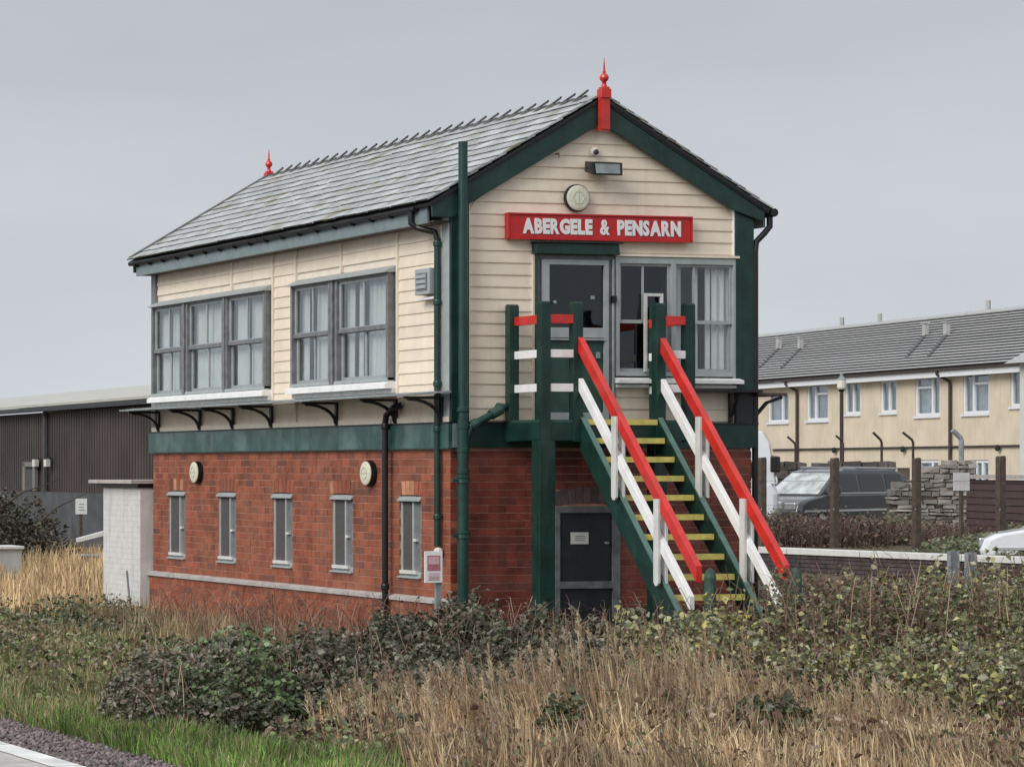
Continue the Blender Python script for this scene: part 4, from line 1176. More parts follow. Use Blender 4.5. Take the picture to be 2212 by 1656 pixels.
for (a, b_, c, d_) in ((9.1, 9.3, 1.9, 2.60), (10.0, 10.2, 1.9, 2.60), (9.1, 10.2, 2.5, 2.62)):
    f.add(wbox(a, b_, -0.09, -0.061 if c < 1.89 else 0.0, c, d_).v, [(0, 3, 2, 1), (4, 5, 6, 7), (0, 1, 5, 4), (1, 2, 6, 5), (2, 3, 7, 6), (3, 0, 4, 7)])
wd = f.build("doorway", mat("grey brown frame", (0.2, 0.18, 0.165), 0.7, 0.1), wh)
wbox(9.3, 10.0, -0.02, 0.0, 1.9, 2.5).build("recess", CONC_DK, wd)
for (s_, lab) in ((8.0, "small white lamp on the dark warehouse wall, the right one of two"), (9.0, "small white lamp on the dark warehouse wall, the left one of two")):
    o_ = WP(s_, -0.1, 2.59)
    t = empty("wall_lamp", o_, lab, "wall light", "small white lamps on the warehouse wall")
    MB().box(-0.06, 0.06, -0.09, 0.09, -0.09, 0.09).build("lamp_body", WHITE_OLD, t, local=True, bevel=0.01)
    MB().box(0.03, 0.07, -0.1, 0.1, 0.1, 0.14).build("bracket", BLACK, t, local=True)

# ================================================================== TERRACE (right)
PH = Vector((44.64, 47.48, 0.75)); AH = -math.radians(8.796)
te = empty("terrace_house", PH, "cream rendered two-storey terrace with a grey tiled roof and white windows", "terrace", rz=AH)
B0 = 0.75
def tb(x0, x1, s0, s1, z0, z1): return MB().box(x0, x1, s0, s1, z0 - B0, z1 - B0)
winds = [(16.46, 18.21, 4.2, 5.3, 'L'), (13.29, 14.99, 4.21, 5.58, 'RS'), (10.84, 12.0, 4.39, 5.59, '2'), (8.21, 9.37, 4.39, 5.55, '2'),
         (5.26, 6.93, 4.23, 5.59, 'LS'), (2.13, 3.78, 4.24, 5.62, 'RS'), (-0.6, 0.83, 4.42, 5.6, '2'),
         (5.35, 6.74, 1.7, 2.75, 'LS'), (2.13, 3.05, 1.7, 2.74, '2')]
wl = MB()
m_ = tb(0.25, 7.5, -8, 32, 0.6, 5.70); wl.add(m_.v, m_.f)
# skin of the wall with recessed openings
openings = [(a, b_, c, d_) for a, b_, c, d_, k in winds] + [(7.29, 8.23, 0.75, 2.48)]
cuts = sorted(set([-8.0, 32.0] + [v for o_ in openings for v in o_[:2]]))
for i in range(len(cuts) - 1):
    a, b_ = cuts[i], cuts[i + 1]; mid = (a + b_) / 2
    zs_ = sorted([(o_[2], o_[3]) for o_ in openings if o_[0] < mid < o_[1]])
    z = 0.6
    for (c, d_) in zs_ + [(5.70, 5.70)]:
        if c > z: m_ = tb(0.0, 0.25, a, b_, z, c); wl.add(m_.v, m_.f)
        z = max(z, d_)
b0 = len(wl.v)
wl.add([(0.0, -8, 4.95), (7.5, -8, 4.95), (3.8, -8, 7.0), (0.0, 32, 4.95), (7.5, 32, 4.95), (3.8, 32, 7.0)], [(0, 1, 2), (3, 5, 4)])
wl.build("wall", RENDER_W, te, local=True)
for (a, b_, c, d_, k) in winds:
    f = MB(); w_ = 0.10; x0, x1 = 0.04, 0.12
    def ad(s0, s1, z0, z1, xx0=x0, xx1=x1):
        m_ = tb(xx0, xx1, s0, s1, z0, z1); f.add(m_.v, m_.f)
    ad(a, a + w_, c, d_); ad(b_ - w_, b_, c, d_); ad(a + w_, b_ - w_, c, c + w_); ad(a + w_, b_ - w_, d_ - w_, d_)
    W_ = b_ - a
    if k == 'L': ms = [a + W_ * 0.34]; sp_ = None
    elif k == 'LS': ms = [a + W_ * 0.34]; sp_ = (ms[0], b_ - w_)
    elif k == 'RS': ms = [a + W_ * 0.62]; sp_ = (a + w_, ms[0])
    else: ms = [a + W_ * 0.5]; sp_ = None
    for q in ms: ad(q - 0.06, q + 0.06, c + w_, d_ - w_)
    if sp_: ad(sp_[0] + 0.045, sp_[1] - 0.0, d_ - 0.42, d_ - 0.35)
    fr = f.build("window", UPVC, te, local=True)
    q0 = a + w_
    for q in ms + [b_ - w_ + 0.045]:
        tb(0.085, 0.095, q0, q - 0.045, c + w_, d_ - w_).build("pane", GLASS, fr, local=True); q0 = q + 0.045
    tb(0.2, 0.24, a, b_, c, d_).build("net_curtain", mat("grey net curtain", (0.30, 0.31, 0.33), 0.9, 0.35, 2.5), fr, local=True)
    tb(-0.06, 0.12, a - 0.05, b_ + 0.05, c - 0.07, c).build("sill", UPVC, fr, local=True)
tb(0.05, 0.1, 7.29, 8.23, 0.75, 2.48).build("door", mat("brown door", (0.10, 0.065, 0.045), 0.5, 0.2), te, local=True)
tb(-0.36, -0.33, -8, 32, 5.50, 5.70).build("fascia", UPVC, te, local=True)
tb(-0.33, 0.0, -8, 32, 5.57, 5.59).build("soffit", UPVC, te, local=True)
tb(-0.45, -0.365, -8, 32, 5.705, 5.775).build("gutter", BROWN_PIPE, te, local=True)
for s_ in (15.86, 4.70):
    MB().tube([(-0.42, s_ + 0.9 - 0.9, 5.72 - B0), (-0.40, s_, 5.6 - B0), (-0.1, s_ - 0.25, 5.35 - B0), (-0.08, s_ - 0.25, 5.2 - B0), (-0.08, s_ - 0.25, 0.05)], 0.055, 8).build("downpipe", BROWN_PIPE, te, local=True)
sp_ = MB().tube([(-0.06, 0.2, 3.18 - B0), (-0.06, 17.9, 3.17 - B0)], 0.035, 8).build("pipe_run", BROWN_PIPE, te, local=True)
for s_ in (12.61, 7.57, 1.4):
    MB().lathe([(0.10, -0.03), (0.11, 0.03), (0.05, 0.06)], (-0.12, s_, 3.12 - B0), 8, 'x').build("fitting", BLACK, sp_, local=True)
# roof: courses of tiles, each lapping the one below
th = math.atan(2.12 / 4.2); slope_len = math.hypot(2.12, 4.2)
rb = MB().prism([(-0.42, 5.78 - B0), (3.8, 7.93 - B0), (8.0, 5.78 - B0), (7.9, 5.74 - B0), (3.8, 7.85 - B0), (-0.35, 5.74 - B0)], 'y', -8.1, 32.1).build("roof", SLATE_DK, te, local=True)
NR = 19; gg = slope_len / NR
for k in range(NR):
    def RPt(u, h_): return (-0.40 + u * math.cos(th) - h_ * math.sin(th), 5.80 - B0 + u * math.sin(th) + h_ * math.cos(th))
    u0 = k * gg; u1 = min((k + 1) * gg + 0.03, slope_len)
    tc_ = MB().prism([RPt(u0, 0.02), RPt(u1, 0.0), RPt(u1, 0.014), RPt(u0, 0.068)], 'y', -8.1, 32.1).build("tile_course", TILE, rb, local=True)
    tc_.data.materials.append(TILE_EDGE); tc_.data.polygons[5].material_index = 1
    u0m = (8.0 - RPt(u0, 0.0)[0] - 0.4)
MB().prism([(3.62, 7.90 - B0), (3.8, 8.03 - B0), (3.98, 7.90 - B0), (3.8, 7.95 - B0)], 'y', -8.1, 32.1).build("ridge_capping", TILE, rb, local=True)
PALE = mat("pale vent plastic", (0.42, 0.42, 0.41), 0.6, 0.1)
for (s_, x_, z_) in ((22.31, 2.33, 7.22), (19.98, 2.12, 7.12), (10.54, 2.24, 7.18), (8.81, 2.11, 7.12)):
    v_ = MB().box(x_ - 0.07, x_ + 0.07, s_ - 0.10, s_ + 0.10, z_ - 0.1 - B0, z_ + 0.42 - B0).build("roof_vent", PALE, rb, local=True)
    MB().box(x_ - 0.10, x_ + 0.10, s_ - 0.14, s_ + 0.14, z_ + 0.42 - B0, z_ + 0.47 - B0).build("vent_cap", PALE, v_, local=True)
    sl_ = 2.12 / 4.2
    def fl_(x, s, h): return (x, s, 5.80 - B0 + (x + 0.40) * sl_ + h)
    MB().hexa([fl_(x_ - 1.7, s_ - 2.05, 0.05), fl_(x_ - 0.05, s_ - 0.16, 0.05), fl_(x_ - 0.05, s_ + 0.12, 0.05), fl_(x_ - 1.7, s_ - 1.85, 0.05),
               fl_(x_ - 1.7, s_ - 2.05, 0.085), fl_(x_ - 0.05, s_ - 0.16, 0.085), fl_(x_ - 0.05, s_ + 0.12, 0.085), fl_(x_ - 1.7, s_ - 1.85, 0.085)]).build("lead_flashing", mat("dark lead", (0.06, 0.06, 0.062), 0.5, 0.3, 3), v_, local=True)
for (s_, z_) in ((20.2, 8.05), (17.17, 8.03), (9.33, 8.06)):
    v_ = MB().tube([(3.9, s_, z_ - 0.1 - B0), (3.9, s_, z_ + 0.30 - B0)], 0.09, 8).build("ridge_terminal", PALE, rb, local=True)
# end wing in pale render
wg = empty("end_house", PH + Vector((0, 0, 0)), "pale rendered house end at the right edge, joined to the terrace", "house", rz=AH)
tb(-0.62, 7.6, -9.0, -0.85, 0.6, 5.80).build("wall", mat("off white render", (0.62, 0.62, 0.58), 0.8, 0.05, 2, 0.2, 20), wg, local=True)
MB().prism([(-1.0, 5.75 - B0), (3.8, 8.35 - B0), (8.4, 5.75 - B0), (3.8, 8.15 - B0)], 'y', -9.2, -0.6).build("roof", TILE, wg, local=True)

# ================================================================== STREET LAMP, CRANKED POSTS, FENCE
lp = empty("street_lamp", (36.55, 45.27, 0.75), "dark street lamp post with a white lantern standing in front of the cream terrace", "street lamp")
MB().tube([(36.55, 45.27, 0.7), (36.55, 45.27, 4.80)], 0.055, 10).build("pole", BROWN_PIPE, lp)
MB().lathe([(0.06, 4.78), (0.11, 4.84), (0.02, 4.85)], (36.55, 45.27, 0), 10).build("collar", BLACK, lp)
MB().lathe([(0.10, 4.85), (0.13, 4.90), (0.13, 5.10), (0.11, 5.14)], (36.55, 45.27, 0), 12).build("lantern", mat("opal lantern", (0.7, 0.68, 0.58), 0.4, 0.1), lp)
MB().lathe([(0.14, 5.14), (0.08, 5.2), (0.05, 5.24), (0.05, 5.32)], (36.55, 45.27, 0), 12).build("cap", GREY_STEEL, lp)
RW = Vector((math.cos(PSI), -math.sin(PSI), 0))
def cranked(p, zk, dx, dz, r_, lab):
    t = empty("cranked_post", (p[0], p[1], 0.75), lab, "fence post", "cranked security fence posts before the terrace")
    k = Vector((p[0], p[1], zk)); tip = k - RW * dx + Vector((0, 0, dz))
    MB().tube([(p[0], p[1], 0.7), tuple(k - Vector((0, 0, 0.05))), tuple(k + (tip - k) * 0.12), tuple(tip)], r_, 8).build("shaft", GREY_STEEL if r_ > 0.06 else BROWN_PIPE, t)
cranked((33.96, 39.72), 3.23, 0.24, 0.24, 0.035, "thin cranked fence post between the lamp post and the second downpipe, left of its twin")
cranked((34.82, 39.52), 3.24, 0.29, 0.23, 0.035, "thin cranked fence post just left of the thick concrete one")
cranked((36.14, 39.21), 3.30, 0.25, 0.23, 0.07, "thick grey cranked concrete post beside the brown downpipe")
cranked((32.90, 39.96), 3.20, 0.2, 0.18, 0.03, "thin cranked fence post right behind the lamp post")
cranked((31.60, 40.27), 3.15, 0.22, 0.2, 0.03, "thin cranked fence post next to the first brown downpipe")
fence_labels = ["dark timber fence post in front of the white van", "dark timber fence post in front of the dark car's windscreen",
                "dark timber fence post between the dark car and the rubble wall", "dark timber fence post in front of the brown hoarding"]
for (p, z1, w_, lab) in (((18.37, 21.8), 2.68, 0.12, fence_labels[0]), ((19.82, 21.47), 2.67, 0.13, fence_labels[1]), ((21.45, 21.08), 2.67, 0.13, fence_labels[2]), ((23.13, 20.68), 2.71, 0.14, fence_labels[3])):
    t = empty("fence_post", (p[0], p[1], 0.75), lab, "fence post", "timber fence posts behind the low wall")
    MB().box(p[0] - w_ / 2, p[0] + w_ / 2, p[1] - w_ / 2, p[1] + w_ / 2, 0.6, z1 - 0.03).hexa(
        [(p[0] - w_ / 2, p[1] - w_ / 2, z1 - 0.03), (p[0] + w_ / 2, p[1] - w_ / 2, z1 - 0.03), (p[0] + w_ / 2, p[1] + w_ / 2, z1 - 0.03), (p[0] - w_ / 2, p[1] + w_ / 2, z1 - 0.03),
         (p[0] - w_ / 2 + .02, p[1] - w_ / 2, z1), (p[0] + w_ / 2 - .02, p[1] - w_ / 2, z1 + .01), (p[0] + w_ / 2 - .02, p[1] + w_ / 2, z1), (p[0] - w_ / 2 + .02, p[1] + w_ / 2, z1)]).build("shaft", WOOD_POST, t)
    MB().tube([(p[0] - 0.07, p[1] - 0.07, 1.6), (p[0] - 0.07, p[1] - 0.07, 1.64)], 0.012, 6).build("staple", GREY_STEEL, t)
wi = MB()
pts_ = [(17.0, 22.1), (18.37, 21.73), (19.82, 21.40), (21.45, 21.01), (23.13, 20.61), (26.0, 20.0)]
for zz in (1.2, 1.7, 2.2): wi.tube([(a, b_, zz) for a, b_ in pts_], 0.003, 5)
wi.build("fence_wire", BROWN_PIPE, label="thin strand wires strung along the timber fence posts", cat="wire")
no = empty("fence_notice", (22.45, 20.8, 0.75), "white square notice on a post between the rubble wall and the brown hoarding", "sign")
MB().box(22.15, 22.52, 20.84, 20.86, 2.0, 2.37).build("plate", WHITE_OLD, no)
MB().box(22.33, 22.39, 20.86, 20.92, 0.7, 2.2).build("post", WOOD_POST, no)

# low wall with white coping, beside the steel posts
wdx, wdy = 0.1295, -0.9916
def LW(s, x, z): return (18.85 + wdx * s + (-wdy) * x, 14.5 + wdy * s + wdx * x, z)
lw = empty("low_wall", (18.85, 14.5, 0), "low dark brick wall with a white painted coping behind the brambles", "wall")
for k in range(-12, 6):
    s0, s1 = k * 2.0, k * 2.0 + 1.985
    MB().hexa([LW(s0, -0.05, 0.74), LW(s1, -0.05, 0.74), LW(s1, 0.35, 0.74), LW(s0, 0.35, 0.74), LW(s0, -0.05, 0.86), LW(s1, -0.05, 0.86), LW(s1, 0.35, 0.86), LW(s0, 0.35, 0.86)]).build("coping_slab", WHITE_OLD, lw, bevel=0.01)
BRK2 = mat("sooty dark brick", (0.07, 0.055, 0.055), 0.8, 0.4, 5, 0.5, 30)
MB().hexa([LW(-24, 0.02, -0.1), LW(12, 0.02, -0.1), LW(12, 0.3, -0.1), LW(-24, 0.3, -0.1), LW(-24, 0.02, 0.74), LW(12, 0.02, 0.74), LW(12, 0.3, 0.74), LW(-24, 0.3, 0.74)]).build("wall_core", BLACK, lw)
for c in range(9):
    m_ = MB(); q = -24 - (0.12 if c % 2 else 0)
    while q < 12:
        j = rr.uniform(0, 0.006)
        m_.hexa([LW(q, -0.0 - j, c * .083), LW(q + .225, -0.0 - j, c * .083), LW(q + .225, 0.02, c * .083), LW(q, 0.02, c * .083),
                 LW(q, -0.0 - j, c * .083 + .07), LW(q + .225, -0.0 - j, c * .083 + .07), LW(q + .225, 0.02, c * .083 + .07), LW(q, 0.02, c * .083 + .07)])
        q += .235
    m_.build("brick_course", BRK2, lw)
for (x_, y_, lab, h_) in ((16.98, 13.95, "galvanised steel post in front of the low wall, left of the pair", 1.0), (17.58, 14.28, "galvanised steel post in front of the low wall, right of the pair", 0.96)):
    t = empty("steel_post", (x_, y_, 0), lab, "steel post", "pair of galvanised steel posts")
    MB().box(x_ - 0.075, x_ + 0.075, y_ - 0.006, y_ + 0.006, -0.02, h_).build("web", GREY_STEEL, t)
    MB().box(x_ - 0.09, x_ - 0.076, y_ - 0.05, y_ + 0.05, -0.02, h_).build("flange", GREY_STEEL, t)
    MB().box(x_ + 0.076, x_ + 0.09, y_ - 0.05, y_ + 0.05, -0.02, h_).build("flange", GREY_STEEL, t)

# rubble walls
def rubble(name, P0, P1_, z0, ztop, thick, m_, label, stone=(0.5, 0.2), nparts=200, core=None):
    P0 = Vector(P0); P1_ = Vector(P1_); d_ = (P1_ - P0); Ln = d_.length; d_.normalize(); n_ = Vector((-d_.y, d_.x))
    if n_.dot(Vector((CAM.x, CAM.y)) - P0) < 0: n_ = -n_
    t = empty(name, (P0.x, P0.y, z0), label, "stone wall")
    ns = int(Ln / 0.4) + 1
    cm = MB()
    for i in range(ns):
        a, b_ = Ln * i / ns, Ln * (i + 1) / ns
        h_ = ztop((a + b_) / 2 / Ln) - 0.12
        p, q = P0 + d_ * a, P0 + d_ * b_
        cm.hexa([(p.x, p.y, z0), (q.x, q.y, z0), (q.x - n_.x * thick, q.y - n_.y * thick, z0), (p.x - n_.x * thick, p.y - n_.y * thick, z0),
                 (p.x, p.y, h_), (q.x, q.y, h_), (q.x - n_.x * thick, q.y - n_.y * thick, h_), (p.x - n_.x * thick, p.y - n_.y * thick, h_)])
    cm.build("wall_core", core or WOOD_POST, t)
    z = z0
    while True:
        hh = stone[1] * rr.uniform(0.7, 1.3)
        s_ = -rr.uniform(0, stone[0] / 2); any_ = False
        while s_ < Ln:
            w_ = stone[0] * rr.uniform(0.5, 1.5)
            zt_ = ztop(min(max((s_ + w_ / 2) / Ln, 0), 1))
            if z + hh * 0.7 < zt_ and nparts > 0:
                any_ = True; nparts -= 1
                a = s_ + 0.015; b_ = min(s_ + w_ - 0.015, Ln)
                if b_ - a > 0.05:
                    o0 = rr.uniform(0.0, 0.07); P_ = []
                    top = z + hh + (rr.uniform(-0.02, 0.05) if z + hh * 1.7 > zt_ else -0.012)
                    for zz, ins in ((z + 0.012, 0.0), (top, 0.0)):
                        for (ss, of) in ((a, o0), (b_, o0), (b_, -thick * 0.7), (a, -thick * 0.7)):
                            ss2 = ss + rr.uniform(-0.03, 0.03) * (stone[0]); of2 = of + rr.uniform(-0.02, 0.02)
                            p = P0 + d_ * ss2 + n_ * of2
                            P_.append((p.x, p.y, zz + rr.uniform(-0.02, 0.02)))
                    MB().hexa(P_).build("stone", m_, t)
            s_ += w_
        z += hh
        if not any_ and z > z0 + 0.5 or z > z0 + 4: break
    return t
rubble("rubble_wall", (28.8, 38.87), (33.07, 37.87), 0.75, lambda u: 2.62 + 0.07 * math.sin(u * 23) + 0.05 * math.sin(u * 51 + 1), 0.5, RUBBLE_DK,
       "dark grey rubble stone wall behind the parked dark car", (0.36, 0.2), 200)
rubble("rubble_wall", (26.78, 29.08), (28.6, 28.65), 0.75, lambda u: 1.98 + 0.66 * min(1, u * 1.5) + 0.05 * math.sin(u * 31), 0.6, RUBBLE,
       "beige rubble stone wall right of the dark car, its top rising to the right", (0.27, 0.10), 290)
hd = empty("hoarding", (27.0, 27.0, 0.75), "purple brown ribbed hoarding with a pale top rail at the right", "hoarding")
H0 = Vector((27.06, 26.96)); H1 = Vector((23.0, 16.2)) if False else Vector((25.64, 23.18)); hdv = (H1 - H0).normalized(); hn = Vector((-hdv.y, hdv.x))
for k in range(12):
    a = H0 + hdv * (k * 0.62); b_ = H0 + hdv * (k * 0.62 + 0.61); c = a + hdv * 0.3
    MB().prism([(a.x, a.y), (c.x - hn.x * 0.0, c.y), (b_.x, b_.y), (b_.x + hn.x * 0.05, b_.y + hn.y * 0.05), (a.x + hn.x * 0.05, a.y + hn.y * 0.05)], 'z', 0.7, 2.2).build("panel", HOARD, hd)
    for q in range(9):
        MB().bar((a.x - hn.x * 0.012, a.y - hn.y * 0.012, 0.86 + q * 0.16), (b_.x - hn.x * 0.012, b_.y - hn.y * 0.012, 0.86 + q * 0.16), 0.02, 0.02).build("rib", HOARD, hd) if k < 8 else None
MB().bar((H0.x, H0.y, 2.27), ((H0 + hdv * 7.5).x, (H0 + hdv * 7.5).y, 2.27), 0.16, 0.09).build("top_rail", STONE_BAND, hd)

# ================================================================== VEHICLES
def car(name, loc, heading, paint, label, cat, scale=1.0, van=False):
    t = empty(name, loc, label, cat, rz=heading)
    k = scale
    if not van:
        low = [(2.18, 0.36), (2.24, 0.58), (2.16, 0.80), (1.95, 0.90), (1.28, 1.02), (-2.06, 1.06), (-2.18, 0.95), (-2.2, 0.5), (-2.1, 0.30), (2.0, 0.28)]
        up = [(1.42, 1.0), (0.62, 1.58), (0.30, 1.64), (-1.45, 1.62), (-1.78, 1.52), (-2.08, 1.04)]
        hw, tw = 0.90, 0.66
    else:
        low = [(2.38, 0.40), (2.43, 0.7), (2.42, 1.0), (2.3, 1.22), (-2.5, 1.25), (-2.5, 0.4), (2.3, 0.32)]
        up = [(2.38, 1.2), (2.24, 2.12), (2.10, 2.38), (-2.4, 2.42), (-2.5, 2.3), (-2.5, 1.2)]
        hw, tw = 1.0, 0.88
    def ring(poly, hws, shrink):
        m_ = MB(); n = len(poly); vs = []; cx_ = sum(p[0] for p in poly) / n; cz_ = sum(p[1] for p in poly) / n
        for (y, s_) in hws:
            vs += [((cx_ + (p[0] - cx_) * s_) * k, y * k, (cz_ + (p[1] - cz_) * s_) * k) for p in poly]
        fs = [tuple(range(n)), tuple(range(len(vs) - 1, len(vs) - 1 - n, -1))]
        for r_ in range(len(hws) - 1):
            for i in range(n): fs.append((r_ * n + i, (r_ + 1) * n + i, (r_ + 1) * n + (i + 1) % n, r_ * n + (i + 1) % n))
        return m_.add(vs, fs)
    ring(low, [(-hw, 0.93), (-hw + 0.07, 0.99), (-hw + 0.2, 1.0), (hw - 0.2, 1.0), (hw - 0.07, 0.99), (hw, 0.93)], 0).build("body", paint, t, local=True, bevel=0.02)
    # cabin tapering inwards
    zlo, zhi = min(p[1] for p in up), max(p[1] for p in up)
    def wy(z): return hw - 0.06 - (hw - 0.06 - tw) * (z - zlo) / (zhi - zlo)
    vs = [(p[0] * k, -wy(p[1]) * k, p[1] * k) for p in up] + [(p[0] * k, wy(p[1]) * k, p[1] * k) for p in up]
    n = len(up)
    MB().add(vs, [tuple(range(n)), tuple(range(2 * n - 1, n - 1, -1))] + [(i, i + n, (i + 1) % n + n, (i + 1) % n) for i in range(n)]).build("cabin", paint, t, local=True, bevel=0.03)
    # windscreen
    (xa, za), (xb, zb) = up[0], up[1]
    def lerp(u): return (xa + (xb - xa) * u, za + (zb - za) * u)
    q = []
    for u in (0.05, 0.93):
        x_, z_ = lerp(u); w_ = wy(z_) - 0.07
        q.append((x_, z_, w_))
    nx_, nz_ = (zb - za), -(xb - xa); ln = math.hypot(nx_, nz_); nx_ /= ln; nz_ /= ln
    P_ = []
    for o_ in (0.002, 0.012):
        for (x_, z_, w_) in q:
            P_ += [((x_ + nx_ * o_) * k, -w_ * k, (z_ + nz_ * o_) * k), ((x_ + nx_ * o_) * k, w_ * k, (z_ + nz_ * o_) * k)]
    P_ = [P_[0], P_[1], P_[3], P_[2], P_[4], P_[5], P_[7], P_[6]]
    MB().hexa(P_).build("windscreen", SCREEN_GLASS, t, local=True)
    for sgn in (-1, 1):
        rngs = [(0.95, 0.0), (-0.07, -0.95), (-1.02, -1.72)] if not van else [(2.1, 1.3)]
        for (x0, x1) in rngs:
            z0_, z1_ = (1.10, 1.52) if not van else (1.35, 2.0)
            xa2 = x0 - (0.42 if x0 == rngs[0][0] else 0.03); xb2 = x1 + (0.12 if x1 < -1.5 else 0.0)
            P_ = []
            for o_ in (0.002, 0.010):
                for (x_, z_) in ((x0, z0_), (x1, z0_), (xb2, z1_), (xa2, z1_)):
                    P_.append((x_ * k, sgn * (wy(z_) + o_) * k, z_ * k))
            MB().hexa(P_).build("side_window", CAR_GLASS, t, local=True)
        MB().bar((1.1 * k, sgn * (hw - 0.04) * k, 1.045 * k), (-2.0 * k, sgn * (hw - 0.045) * k, 1.075 * k), 0.02 * k, 0.03 * k).build("belt_trim", CHROME, t, local=True) if not van else None
        MB().bar((2.0 * k, sgn * (hw + 0.005) * k, 0.62 * k), (-2.05 * k, sgn * (hw + 0.005) * k, 0.66 * k), 0.02 * k, 0.05 * k).build("rub_strip", CHROME if not van else BLACK, t, local=True)
        if not van:
            MB().bar((0.35 * k, sgn * (tw - 0.02) * k, 1.69 * k), (-1.6 * k, sgn * (tw - 0.02) * k, 1.665 * k), 0.04 * k, 0.04 * k).build("roof_rail", CHROME, t, local=True)
        mx = 1.05 if not van else 2.35; mz = 1.12 if not van else 1.55
        mir = MB().box((mx - 0.08) * k, (mx + 0.08) * k, sgn * (hw + 0.02) * k, sgn * (hw + 0.22) * k, (mz - 0.08) * k, (mz + (0.10 if not van else 0.28)) * k).build("mirror", paint if not van else BLACK, t, local=True, bevel=0.03)
        MB().box(2.1 * k, (2.235 if not van else 2.5) * k, sgn * (hw - 0.42) * k, sgn * (hw - 0.10) * k, (0.66) * k, 0.82 * k).build("headlight", CHROME, t, local=True, bevel=0.02)
        for wx in ((1.38, -1.32) if not van else (1.6, -1.6)):
            wh_ = MB().lathe([(0.31 * k, -0.1 * k), (0.33 * k, -0.07 * k), (0.33 * k, 0.07 * k), (0.31 * k, 0.1 * k)], (wx * k, sgn * (hw - 0.1) * k, 0.33 * k), 18, 'y').build("wheel", TYRE, t, local=True)
            MB().lathe([(0.2 * k, 0.0), (0.19 * k, sgn * 0.012), (0.05 * k, sgn * 0.02)], (wx * k, (sgn * (hw - 0.1) + sgn * 0.095) * k, 0.33 * k), 14, 'y').build("rim", CHROME, wh_, local=True)
    MB().box((2.235 if not van else 2.515) * k, (2.25 if not van else 2.53) * k, -0.26 * k, 0.26 * k, 0.42 * k, 0.53 * k).build("number_plate", WHITE, t, local=True)
    return t
car("parked_car", (27.1, 32.1, 0.80), math.atan2(-0.262, -0.965), CAR_DARK, "dark grey people carrier with bright trim parked in front of the rubble wall", "car", 1.0)
hd_ = Vector((0.821, -0.571))
car("parked_van", (21.78 - hd_.x * 2.5, 26.2 - hd_.y * 2.5, 0.90), math.atan2(hd_.y, hd_.x), CAR_WHITE, "white van nosing out from behind the signal box corner", "van", 1.0, van=True)
car("parked_car", (22.55, 16.95, 0.30), math.atan2(0.571, -0.821), CAR_WHITE, "white car bonnet at the right edge behind the white coping", "car", 1.0)
#==PART4==
# ================================================================== VEGETATION
G_BL = [(-4.5, -7.7, 0.6, 0.9, 0.30), (-4.3, -9.2, 0.8, 1.0, 0.36), (-3.9, -6.9, 0.9, 1.1, 0.36), (-3.1, -7.2, 1.1, 1.1, 0.46), (-2.2, -7.4, 1.0, 0.9, 0.62), (-1.4, -7.6, 0.9, 0.8, 0.58), (-0.5, -8.2, 1.1, 0.8, 0.42), (0.8, -8.9, 1.2, 0.8, 0.34), (2.2, -9.6, 1.3, 0.9, 0.38), (3.6, -10.2, 1.3, 1.0, 0.42),
        (-2.4, -8.6, 1.6, 0.9, 0.50), (-0.6, -9.1, 1.6, 0.8, 0.38), (1.2, -10.2, 1.8, 0.9, 0.38), (-4.2, -8.2, 0.7, 1.0, 0.34), (-3.4, -5.9, 1.0, 0.6, 0.30), (-2.2, -10.2, 2.2, 0.9, 0.42), (1.0, -11.0, 3.0, 0.9, 0.42)]
G_BL0 = G_BL
